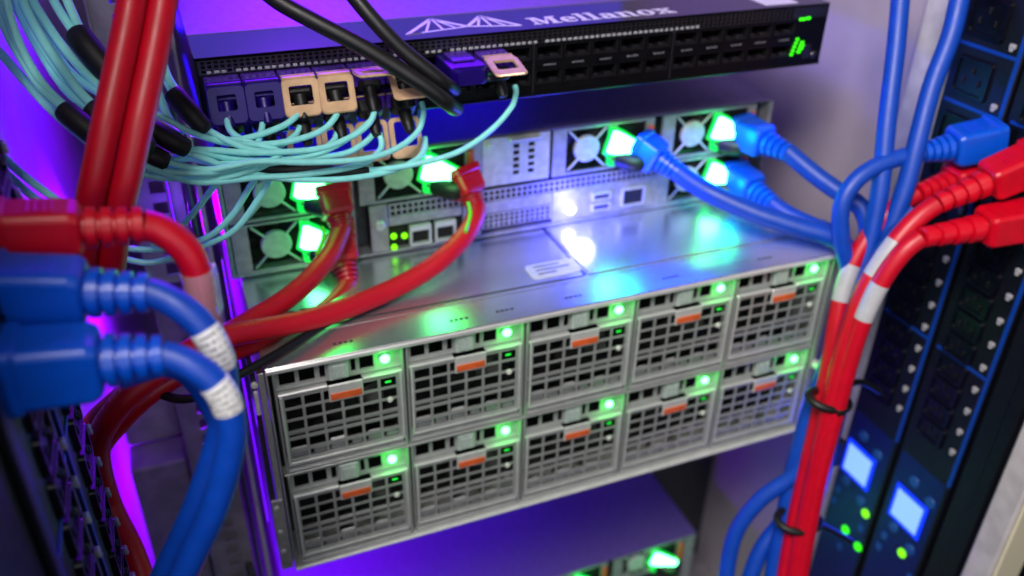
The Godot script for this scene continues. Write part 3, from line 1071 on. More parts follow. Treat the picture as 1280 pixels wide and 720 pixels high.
func transceivers() -> void:
	transceiver("transceiver with dark violet tab at the end of the upper port row", 0, true, true, 74)
	transceiver("second dark violet tabbed transceiver, between the first one and the beige tabs", 1, true, true, 74)
	transceiver("beige tabbed transceiver just right of the two dark violet tabs", 2, true, false, 72)
	transceiver("beige tabbed transceiver, second beige one in the upper row, tab hanging down", 3, true, false, 68)
	transceiver("beige tabbed transceiver whose tab sticks straight out, seen nearly edge on", 4, true, false, -10)
	transceiver("beige tabbed transceiver partly hidden under the thick black cables", 5, true, false, 38)
	transceiver("lone beige tabbed transceiver apart from the others, right of the black cable ends", 8, true, false, 12)
	transceiver("dark tabbed lower transceiver at the end of the row, under the first violet tab", 0, false, true, 80)
	transceiver("dark tabbed lower transceiver under the second violet tab", 1, false, true, 80)
	transceiver("lower beige pull tab hanging under the first beige upper tab", 2, false, false, 78)
	transceiver("lower beige pull tab hanging under the second beige upper tab", 3, false, false, 76)
	transceiver("lower beige pull tab under the tab that sticks straight out", 4, false, false, 76)
	transceiver("lower beige pull tab farthest along its row, over the green glow", 5, false, false, 70)
	# the dark copper plug with its looped release strap
	var c := Vector3(column_x(7) - 3, 151.1, -71.5)
	var t := thing("cable_plug", "dark violet cable plug with a looped release strap beside the black cables", "cable plug", c)
	var b := Mb.new()
	b.loft(c + Vector3(0, 0, -20), Vector3.BACK, Vector3.UP, [[0, 4.1, 9.0, 0.6], [20, 4.1, 9.0, 0.6], [20.5, 5.6, 11.5, 1.5], [50, 5.6, 11.5, 2.0], [54, 4.4, 8.0, 3.0]])
	part(t, "shell", b, "tab_dark")
	b = Mb.new()
	b.ring(c + Vector3(18, -2.5, 22), Vector3.RIGHT, Vector3(0, -0.2, 0.98), Vector2(10.5, 7.5), 5.5, Vector2(7.6, 4.6), Vector2.ZERO, 3.0, 2.6)
	part(t, "release_strap", b, "rubber")
	block(t, "latch", "die_cast_violet_lit", c + Vector3(-7, 5.7, 2), c + Vector3(7, 7.0, 20), 0.4)


func outlet_part(parent: Node3D, at: Vector3, face: float, hz: float, hy: float, copy: Array) -> void:
	# an outlet facing along x: raised rim, recess and three slots; the first one is copied
	if copy[0] != null:
		for c in copy:
			copy_part(c, parent, at - org)
		return
	var o := Mb.new()
	var f := Vector3(face, 0, 0)
	o.loft(at + f * 0.05, f, Vector3.UP, [[0, hy, hz, 2.5], [2.6, hy - 0.8, hz - 0.8, 2.5], [2.61, hy - 2.6, hz - 2.6, 3.0], [0.8, hy - 3.0, hz - 3.0, 3.0]])
	copy[0] = part(parent, "outlet", o, "outlet", at)
	o = Mb.new()
	for s in [[-0.42, -0.2], [0.42, -0.2], [0.0, 0.35]]:
		var p := at + f * 1.5 + Vector3(0, s[1] * hy, s[0] * hz)
		o.box(p - Vector3(1.2, 2.2, 0.9), p + Vector3(1.2, 2.2, 0.9), 0.3)
	copy[1] = part(parent, "outlet_slots", o, "rubber", at)


func power_strips() -> void:
	# four vertical power strips: [inner face x, facing, z from, z to, label]
	var kinds := [
		[-302.0, 1.0, 117.0, 183.0, "black power strip near the lens with the two blue plugs in it"],
		[-302.0, 1.0, 55.0, 115.0, "black power strip behind the blue plugs, with white outlet tabs"],
		[300.0, -1.0, -27.0, 29.0, "black power strip with screen and three green lamps beside the red cords"],
		[300.0, -1.0, 32.0, 88.0, "black power strip with screen and one green lamp next to the black bar"],
	]
	for i in 4:
		var s: Array = kinds[i]
		var x: float = s[0]
		var f: float = s[1]
		var t := thing("power_strip", s[4], "power strip", Vector3(x - f * 22, -560, (s[2] + s[3]) * 0.5), "vertical power strips")
		var z0: float = s[2]
		var z1: float = s[3]
		var xl := minf(x, x - f * 44)
		block(t, "body", "paint_black", Vector3(xl, -560, z0), Vector3(xl + 44, 560, z1), 1.5)
		if i > 1:
			block(t, "screen_glow_plate", "glow_navy", Vector3(x - 0.06, -420, z0 + 3), Vector3(x + 4, -192, z1 - 4), 0.02)  # plate added to colour in the blue glow round the screen
		# blue outlines round each bank of outlets
		var near := z1 - 1.8
		block(t, "bank_outline", "strip_blue", Vector3(minf(x + f * 0.05, x + f * 0.9), -190 if i > 1 else -420, near - 1.7), Vector3(maxf(x + f * 0.05, x + f * 0.9), 430, near + 1.7), 0.2)
		for y in (([-83.4, 102.0, 144.0, 186.0] if i == 2 else [-83.4, 104.0]) if i > 1 else [-125.0, 62.5, 230.0]):
			block(t, "bank_outline", "strip_blue", Vector3(minf(x + f * 0.05, x + f * 0.9), y, z0 + 4), Vector3(maxf(x + f * 0.05, x + f * 0.9), y + 2.6, near - 2.0), 0.2)
		var copy := [null, null]
		var big := [null, null]
		var spots_y := []
		var y := -155.5 if i > 1 else -302.0
		while y < (62.0 if i == 2 else 330.0):
			spots_y.append(y)
			y += 20.9
		if i == 2:
			spots_y.append_array([82.0, 124.0, 166.0, 208.0, 250.0])
		var latch: MeshInstance3D
		for yy in spots_y:
			var wide: bool = i == 2 and yy > 70.0
			var zc := (z0 + z1) * 0.5 - (2.0 if f > 0 else 5.0)
			outlet_part(t, Vector3(x, yy, zc), f, 16.0 if wide else 14.0, 14.0 if wide else 9.6, big if wide else copy)
			var tab := Vector3(x, yy - (13.0 if wide else 1.0), (z0 + 7.5) if f > 0 else (z1 - 8.0))
			if latch == null:
				var b := Mb.new()
				b.box(tab + Vector3(f * 1.6 - 1.5, -1.8, -2.4), tab + Vector3(f * 1.6 + 1.5, 1.8, 2.4), 0.8)
				b.box(tab + Vector3(f * 2.4 - 1.0, -3.4, -1.4), tab + Vector3(f * 2.4 + 1.0, -1.2, 1.4), 0.5)
				latch = part(t, "outlet_latch", b, "latch_grey", tab)
			else:
				copy_part(latch, t, tab - org)
		if i > 1:
			# meter panel: lit screen, round keys and lamps
			var zs := -6.0 if i == 2 else 57.0
			var yc := -243.0
			block(t, "screen_frame", "screen_edge", Vector3(x - 1.2, yc - 19, zs - 16), Vector3(x - 0.1, yc + 19, zs + 20), 0.4)
			block(t, "screen", "screen_blue", Vector3(x - 2.0, yc - 15, zs - 12.5), Vector3(x - 1.25, yc + 15, zs + 16.5), 0.3)
			var spots := [[-1, 32], [19, 26], [-6, -27], [16, -33]]
			for q in spots:
				var b := Mb.new()
				b.disc(Vector3(x, yc + q[1], zs + q[0]), Vector3.LEFT, 5.2, 1.6, 0.6)
				part(t, "key", b, "button_blue")
			var lamps := [[19.0, -284.0], [3.0, -321.0], [22.0, -325.0]] if i == 2 else [[67.0, -287.0]]
			for q in lamps:
				var b := Mb.new()
				b.disc(Vector3(x, q[1], q[0]), Vector3.LEFT, 4.2, 1.8, 0.8)
				part(t, "lamp", b, "led_lime" if q[1] < -310 else "led_yellow")
			for q in [[-12, -44], [25, -60], [8, -102], [-14, -60]]:
				block(t, "switch_key", "button_blue", Vector3(x - 1.2, yc + q[1] - 4, zs + q[0] - 3), Vector3(x - 0.05, yc + q[1] + 4, zs + q[0] + 3), 0.4)
			var l := AreaLight3D.new()
			l.name = "screen_glow"
			l.area_size = Vector2(0.026, 0.026)
			l.area_normalize_energy = true
			l.light_color = Color(0.05, 0.2, 1.0)
			l.light_energy = 0.008
			l.shadow_enabled = true
			t.add_child(l)
			l.position = (Vector3(x - 3, yc, zs + 2) - org) * MM
			l.rotation = Vector3(0, PI / 2, 0)


func fibre(label: String, pts: Array, r := 1.8, m := "aqua", group := "aqua fibre cables between the switch and the trunk") -> Node3D:
	var p := even(spline(pts), 3.0)
	var t := thing("fibre_cable", label, "fibre cable", p[0], group)
	var b := Mb.new()
	b.tube(p, [r], 12)
	part(t, "jacket", b, m)
	return t


func sleeve(t: Node3D, called: String, pts: Array, r: float) -> void:
	var p := even(spline(pts), 2.0)
	var rr := []
	var n := p.size()
	for i in n:
		var f := float(i) / (n - 1)
		var w := r
		if f < 0.06:
			w = r * (0.9 + f)
		elif f > 0.68 and f < 0.74:
			w = r * 0.93
		elif f > 0.9:
			w = r * lerpf(0.92, 0.55, (f - 0.9) / 0.1)
		elif f >= 0.74:
			w = r * 0.92
		rr.append(w)
	var b := Mb.new()
	b.tube(p, rr, 18)
	part(t, called, b, "sleeve")


func fibres() -> void:
	# trunks from the upper corner with their black fan-out sleeves
	var t := fibre("printed aqua trunk cable crossing the violet wall into a black sleeve", [Vector3(-307.7, 213.6, -68.1), Vector3(-305.4, 202.4, -57.3), Vector3(-302.1, 191.3, -46.1), Vector3(-295.6, 179.4, -30.6), Vector3(-289.8, 171.9, -18.3), Vector3(-281.3, 166.0, -5.9), Vector3(-275.0, 160.6, 1.5)], 2.0, "aqua_printed", "aqua fibre trunks with black sleeves")
	var b := Mb.new()
	b.tube(even(spline([Vector3(-300.6, 215.6, -56.3), Vector3(-298.5, 194.8, -41.9), Vector3(-293.2, 180.1, -27.5), Vector3(-286.4, 171.0, -16.3), Vector3(-279.9, 166.3, -8.0), Vector3(-274.0, 160.6, -0.6)]), 3.0), [2.0], 12)
	part(t, "second_jacket", b, "aqua")
	b = Mb.new()
	b.tube(even(spline([Vector3(-303.4, 214.6, -61.9), Vector3(-301.7, 201.6, -51.4), Vector3(-298.2, 186.7, -39.0), Vector3(-292.5, 175.1, -25.3), Vector3(-285.3, 167.8, -13.7), Vector3(-277.8, 162.4, -3.4)]), 3.0), [1.9], 12)
	part(t, "third_jacket", b, "aqua")
	sleeve(t, "splitter_sleeve", [Vector3(-282.5, 166.9, -7.0), Vector3(-276.5, 161.9, 0.0), Vector3(-268.8, 155.2, 6.3), Vector3(-261.6, 148.6, 8.5)], 5.6)
	t = fibre("aqua trunk cable running under the printed one, in the upper left corner", [Vector3(-318.9, 191.6, -65.9), Vector3(-309.3, 183.5, -54.1), Vector3(-301.2, 173.8, -41.9), Vector3(-289.3, 160.2, -25.6), Vector3(-274.1, 145.6, -12.3), Vector3(-263.5, 137.9, -5.5), Vector3(-256.0, 134.9, -2.9)], 2.2, "aqua", "aqua fibre trunks with black sleeves")
	t = fibre("middle aqua trunk pair that meets a black sleeve behind the red cords", [Vector3(-301.4, 211.0, -78.9), Vector3(-299.2, 204.6, -71.3), Vector3(-294.0, 192.1, -55.9), Vector3(-286.0, 176.4, -37.4), Vector3(-279.2, 167.8, -23.9), Vector3(-269.6, 161.6, -13.4), Vector3(-263.3, 157.4, -8.0)], 2.4, "aqua", "aqua fibre trunks with black sleeves")
	b = Mb.new()
	b.tube(even(spline([Vector3(-295.1, 212.9, -67.5), Vector3(-293.5, 202.8, -60.2), Vector3(-287.5, 189.8, -44.2), Vector3(-279.2, 176.4, -27.0), Vector3(-272.6, 167.9, -16.2), Vector3(-265.5, 160.8, -8.6)]), 3.0), [2.4], 12)
	part(t, "second_jacket", b, "aqua")
	b = Mb.new()
	b.tube(even(spline([Vector3(-299.4, 211.9, -73.6), Vector3(-296.8, 201.0, -65.5), Vector3(-291.2, 189.3, -50.4), Vector3(-283.2, 177.1, -34.1), Vector3(-276.3, 167.8, -22.7), Vector3(-268.2, 161.3, -12.6)]), 3.0), [2.0], 12)
	part(t, "third_jacket", b, "aqua")
	sleeve(t, "splitter_sleeve", [Vector3(-272.0, 164.0, -13.4), Vector3(-264.9, 158.4, -8.1), Vector3(-255.6, 150.1, -5.1), Vector3(-247.7, 142.4, -7.0)], 6.0)
	t = fibre("upper aqua trunk that passes behind the red cords above the sleeves", [Vector3(-300.3, 209.2, -87.4), Vector3(-298.1, 202.7, -79.7), Vector3(-289.3, 188.9, -62.0), Vector3(-279.4, 174.0, -43.2), Vector3(-268.6, 167.0, -31.6), Vector3(-258.7, 160.7, -26.0), Vector3(-246.7, 154.3, -24.4)], 2.5, "aqua", "aqua fibre trunks with black sleeves")
	b = Mb.new()
	b.tube(even(spline([Vector3(-293.4, 210.7, -78.0), Vector3(-290.6, 202.4, -71.4), Vector3(-282.2, 187.7, -53.3), Vector3(-272.8, 175.5, -38.9), Vector3(-263.0, 165.4, -28.3), Vector3(-252.1, 156.0, -25.2)]), 3.0), [2.5], 12)
	part(t, "second_jacket", b, "aqua")
	t = fibre("short aqua trunk dropping from the top edge into the highest black sleeve", [Vector3(-281.3, 210.9, -73.1), Vector3(-280.8, 204.2, -67.3), Vector3(-276.4, 195.8, -56.2), Vector3(-272.1, 189.5, -47.8), Vector3(-269.9, 185.8, -44.4)], 2.3, "aqua", "aqua fibre trunks with black sleeves")
	b = Mb.new()
	b.tube(even(spline([Vector3(-275.1, 211.5, -68.4), Vector3(-274.2, 204.8, -62.4), Vector3(-271.3, 195.1, -52.4), Vector3(-269.3, 188.5, -46.0)]), 3.0), [2.3], 12)
	part(t, "second_jacket", b, "aqua")
	sleeve(t, "splitter_sleeve", [Vector3(-272.1, 191.2, -48.9), Vector3(-267.8, 185.1, -40.6), Vector3(-262.2, 176.4, -35.1), Vector3(-254.3, 163.6, -31.1)], 6.6)
	t = fibre("aqua cables falling behind the red cords into the violet lit sleeve", [Vector3(-232.8, 206.4, -80.5), Vector3(-235.0, 184.4, -67.1), Vector3(-235.6, 168.5, -54.5), Vector3(-233.8, 161.5, -44.1), Vector3(-230.5, 155.8, -36.4)], 2.3, "aqua", "aqua fibre trunks with black sleeves")
	b = Mb.new()
	b.tube(even(spline([Vector3(-230.5, 207.3, -75.1), Vector3(-234.2, 181.9, -60.1), Vector3(-234.4, 168.0, -48.6), Vector3(-230.5, 159.4, -38.8), Vector3(-227.5, 155.1, -34.8)]), 3.0), [2.3], 12)
	part(t, "second_jacket", b, "aqua")
	sleeve(t, "splitter_sleeve", [Vector3(-232.9, 160.0, -37.6), Vector3(-228.6, 154.3, -32.2), Vector3(-224.3, 148.0, -28.8), Vector3(-219.9, 140.8, -27.4)], 5.6)
	t = fibre("black sleeve on aqua cable tucked close behind the red cords", [Vector3(-254.2, 162.4, -45.4), Vector3(-244.1, 163.7, -44.7), Vector3(-240.1, 160.3, -43.3), Vector3(-239.0, 153.5, -41.0), Vector3(-237.0, 145.6, -37.5), Vector3(-231.2, 138.4, -33.0)], 2.2, "aqua", "aqua fibre trunks with black sleeves")
	fibre("aqua cable in the lower corner of the violet wall above the red plug", [Vector3(-328.2, 148.1, -43.8), Vector3(-318.6, 139.5, -31.7), Vector3(-310.7, 130.6, -25.2), Vector3(-302.0, 120.3, -22.5), Vector3(-292.3, 108.9, -22.3), Vector3(-276.0, 94.1, -24.9)], 2.0)
	fibre("second aqua cable low on the violet wall, closer to the edge", [Vector3(-328.8, 142.8, -35.5), Vector3(-319.5, 134.5, -26.2), Vector3(-314.1, 126.8, -24.1), Vector3(-308.8, 118.5, -24.0), Vector3(-297.1, 104.2, -21.2)], 2.0)
	# cables from the transceivers
	t = fibre("aqua cable from the first beige tab curving into the violet lit sleeve", [Vector3(-167.2, 140.9, -48.7), Vector3(-168.9, 137.7, -46.0), Vector3(-177.3, 134.3, -41.0), Vector3(-193.3, 132.0, -35.9), Vector3(-208.2, 132.5, -32.3), Vector3(-218.5, 137.9, -29.9), Vector3(-222.5, 144.0, -29.3)])
	t = fibre("aqua cable from the second beige tab, topmost long loop of the bundle", [Vector3(-145.0, 138.5, -48.1), Vector3(-146.9, 135.6, -44.5), Vector3(-155.0, 130.3, -39.3), Vector3(-168.2, 127.6, -35.4), Vector3(-187.8, 127.6, -32.1), Vector3(-209.1, 132.5, -27.6), Vector3(-227.3, 142.2, -23.7), Vector3(-237.7, 150.6, -23.4), Vector3(-248.0, 156.4, -28.9)])
	t = fibre("aqua cable from the tab that sticks out, ending in a stubby black sleeve", [Vector3(-123.2, 138.7, -51.9), Vector3(-124.2, 134.5, -47.1), Vector3(-130.0, 128.6, -40.6), Vector3(-144.5, 123.9, -34.6), Vector3(-164.1, 122.3, -29.0), Vector3(-196.5, 126.8, -23.7), Vector3(-217.0, 132.2, -20.5), Vector3(-231.5, 136.5, -16.7), Vector3(-238.0, 140.8, -14.6)])
	sleeve(t, "splitter_sleeve", [Vector3(-248.5, 150.2, -17.4), Vector3(-242.8, 146.4, -15.2), Vector3(-236.7, 141.5, -14.5), Vector3(-230.4, 136.6, -15.0)], 5.6)
	t = fibre("aqua cable from beside the black cable ends, long low loop into a sleeve", [Vector3(-93.3, 133.6, -54.0), Vector3(-94.2, 128.1, -48.3), Vector3(-101.3, 120.7, -38.8), Vector3(-117.8, 115.8, -29.7), Vector3(-138.6, 115.3, -22.8), Vector3(-169.2, 119.6, -17.9), Vector3(-198.0, 125.9, -13.6), Vector3(-222.9, 126.6, -9.2), Vector3(-241.5, 133.5, -8.7)])
	sleeve(t, "splitter_sleeve", [Vector3(-255.7, 143.3, -10.8), Vector3(-251.7, 140.6, -8.7), Vector3(-246.7, 137.1, -8.1), Vector3(-240.8, 133.6, -7.2)], 5.6)
	t = fibre("aqua cable of the lone beige tab, long arc with a black sleeve midway", [Vector3(-30.0, 135.2, -59.3), Vector3(-31.4, 132.3, -54.2), Vector3(-38.2, 125.8, -46.4), Vector3(-55.4, 116.5, -37.3), Vector3(-79.4, 107.8, -31.4), Vector3(-109.7, 103.9, -31.2), Vector3(-135.3, 104.2, -31.8), Vector3(-166.1, 108.1, -33.2), Vector3(-195.8, 116.4, -29.3), Vector3(-223.2, 125.2, -8.4), Vector3(-244.2, 130.4, -5.3), Vector3(-257.5, 134.7, -6.0)])
	sleeve(t, "splitter_sleeve", [Vector3(-197.8, 118.0, -28.6), Vector3(-186.4, 113.4, -29.8), Vector3(-161.9, 107.8, -31.2), Vector3(-147.2, 105.6, -31.3), Vector3(-133.1, 104.3, -31.0)], 3.6)
	t = fibre("lower aqua cable from the farthest hanging beige tab, lowest loop of all", [Vector3(-93.2, 112.4, -50.2), Vector3(-95.1, 108.1, -44.4), Vector3(-102.9, 104.1, -37.4), Vector3(-120.9, 101.6, -31.8), Vector3(-146.1, 102.9, -26.6), Vector3(-169.4, 106.7, -23.5), Vector3(-191.3, 112.8, -21.3), Vector3(-211.7, 122.7, -17.2), Vector3(-223.8, 130.8, -14.8), Vector3(-234.7, 136.5, -15.5)])
	t = fibre("lower aqua cable from the hanging tab in the middle", [Vector3(-124.6, 123.6, -50.2), Vector3(-126.6, 120.6, -45.2), Vector3(-135.0, 117.4, -39.1), Vector3(-148.3, 115.5, -33.2), Vector3(-175.2, 118.3, -27.1), Vector3(-202.0, 121.2, -19.8), Vector3(-225.5, 121.4, -11.9), Vector3(-246.7, 126.8, -6.5), Vector3(-257.2, 131.8, -6.5)])
	t = fibre("lower aqua cable under the second beige tab, dipping through the bundle", [Vector3(-147.4, 124.0, -47.2), Vector3(-150.0, 121.1, -42.6), Vector3(-157.7, 118.5, -37.8), Vector3(-169.8, 117.1, -33.0), Vector3(-192.6, 120.3, -26.8), Vector3(-216.1, 124.4, -20.1), Vector3(-229.6, 129.9, -19.2), Vector3(-239.5, 133.0, -12.6)])
	t = fibre("lower aqua cable under the first beige tab, deep inside the bundle", [Vector3(-168.3, 129.3, -49.2), Vector3(-171.2, 126.5, -44.7), Vector3(-181.7, 123.5, -38.2), Vector3(-195.5, 123.6, -33.9), Vector3(-212.8, 126.9, -28.0), Vector3(-229.0, 131.2, -24.8), Vector3(-245.6, 131.1, -13.9)])
	t = fibre("short aqua cable dropping straight down from the second violet tab", [Vector3(-188.0, 137.2, -49.8), Vector3(-189.0, 134.1, -45.6), Vector3(-190.9, 131.3, -40.8), Vector3(-193.9, 128.2, -35.0), Vector3(-200.3, 124.8, -29.0), Vector3(-214.6, 121.1, -19.9), Vector3(-231.4, 121.3, -14.3)])
	t = fibre("aqua cable from under the first violet tab crossing to the sleeves", [Vector3(-206.5, 142.0, -50.4), Vector3(-207.6, 138.2, -45.8), Vector3(-206.3, 133.7, -39.8), Vector3(-198.4, 130.0, -31.7), Vector3(-183.2, 123.5, -28.7), Vector3(-193.3, 120.8, -21.1), Vector3(-215.5, 119.1, -13.9), Vector3(-239.3, 123.2, -11.2), Vector3(-257.0, 128.8, -9.5)])
	t = fibre("aqua cable crossing the bundle from the violet lit sleeve", [Vector3(-220.4, 142.3, -28.5), Vector3(-215.4, 138.7, -26.7), Vector3(-209.9, 135.1, -24.6), Vector3(-200.3, 129.3, -24.4), Vector3(-185.9, 122.0, -26.3), Vector3(-206.9, 118.2, -17.3), Vector3(-232.8, 124.9, -14.7), Vector3(-249.3, 131.9, -13.4)])
	t = fibre("thin aqua cable slanting down behind the small red cord", [Vector3(-205.5, 120.6, -25.9), Vector3(-212.4, 117.9, -24.5), Vector3(-220.6, 110.2, -25.4), Vector3(-232.3, 97.0, -26.6), Vector3(-243.7, 85.9, -29.1), Vector3(-258.5, 77.5, -32.2)])
	t = fibre("upper of the two aqua cables sweeping down past the fans", [Vector3(-187.9, 118.8, -30.1), Vector3(-193.8, 114.1, -29.5), Vector3(-202.1, 104.7, -29.3), Vector3(-213.9, 89.3, -29.1), Vector3(-228.6, 76.7, -32.0), Vector3(-247.9, 71.3, -36.4), Vector3(-264.8, 71.8, -38.6), Vector3(-287.7, 76.5, -43.5)])
	t = fibre("lower of the two aqua cables sweeping down past the fans", [Vector3(-182.9, 115.4, -30.9), Vector3(-188.5, 110.3, -29.9), Vector3(-195.7, 100.5, -28.9), Vector3(-213.5, 80.5, -28.3), Vector3(-232.5, 70.1, -34.3), Vector3(-250.8, 63.8, -37.8), Vector3(-266.4, 63.6, -38.9), Vector3(-288.4, 73.3, -44.2)])
	fibre("aqua strand running along the underside of the bundle over the green glow", [Vector3(-257.7, 139.8, -1.8), Vector3(-246.1, 130.9, -3.9), Vector3(-228.0, 120.0, -9.5), Vector3(-198.7, 114.4, -19.1), Vector3(-172.2, 110.6, -23.4), Vector3(-138.9, 109.4, -29.1), Vector3(-123.9, 113.7, -38.4), Vector3(-122.6, 121.1, -45.2)])
	fibre("aqua strand leaving the stubby sleeve and rising in the middle of the bundle", [Vector3(-230.4, 136.2, -16.0), Vector3(-209.4, 125.5, -23.2), Vector3(-184.0, 119.7, -26.6), Vector3(-161.1, 119.6, -29.8), Vector3(-140.6, 124.4, -37.1), Vector3(-127.4, 130.4, -43.1), Vector3(-124.0, 134.2, -48.0)])


func plug(t: Node3D, base: Vector3, tip: Vector3, up: Vector3, m: String, h := 9.0, w := 10.0, share := 0.56) -> void:
	# moulded connector with collar and ribbed strain relief, from its socket to the start of the cord
	var ax := (tip - base).normalized()
	var l := base.distance_to(tip)
	var bl := l * share
	var b := Mb.new()
	b.loft(base, ax, up, [[0, h * 1.1, w * 1.1, 3.5], [4.5, h * 1.1, w * 1.1, 3.5], [5.5, h, w, 3.5], [bl - 3.5, h * 0.97, w * 0.97, 3.5], [bl - 1.0, h * 0.9, w * 0.9, 3.8], [bl, h * 0.78, w * 0.78, 4.0]])
	part(t, "connector", b, m)
	var uz := ax.cross(up).normalized()
	var uy := uz.cross(ax).normalized()
	b = Mb.new()
	for i in 4:
		var o := base + ax * (bl * 0.42 + i * 2.6) + uy * (h * 0.985)
		b.loft(o - uz * w * 0.55, uz, uy, [[0, 0.55, 0.7, 0.4], [w * 1.1, 0.55, 0.7, 0.4]])
	part(t, "grip_ridges", b, m)
	b = Mb.new()
	var secs := []
	var n := 4
	var sl := (l - bl) / n
	secs.append([bl - 0.5, h * 0.68, h * 0.68, h * 0.68])
	for i in n:
		var r := lerpf(h * 0.82, 6.9, (i + 0.5) / n)
		var a := bl + i * sl
		secs.append([a + 0.02, r - 2.0, r - 2.0, r])
		secs.append([a + sl * 0.20, r - 2.0, r - 2.0, r])
		secs.append([a + sl * 0.30, r, r, r])
		secs.append([a + sl * 0.92, r * 0.98, r * 0.98, r])
		secs.append([a + sl * 0.99, r - 2.0, r - 2.0, r])
	b.loft(base, ax, up, secs, 6)
	part(t, "strain_relief", b, m)


func cord(called: String, label: String, pts: Array, r: float, m: String, group := "", category := "power cord") -> Array:
	var p := even(spline(pts), 4.0)
	var t := thing(called, label, category, p[0], group)
	var b := Mb.new()
	b.tube(p, [r], 20)
	part(t, "jacket", b, m)
	return [t, p]


func sleeve_on(t: Node3D, path: Array, a: float, b: float, r: float, m: String, called := "cable_label") -> void:
	var mb := Mb.new()
	mb.tube(even(between(path, a, b), 1.5), [r], 20)
	part(t, called, mb, m)


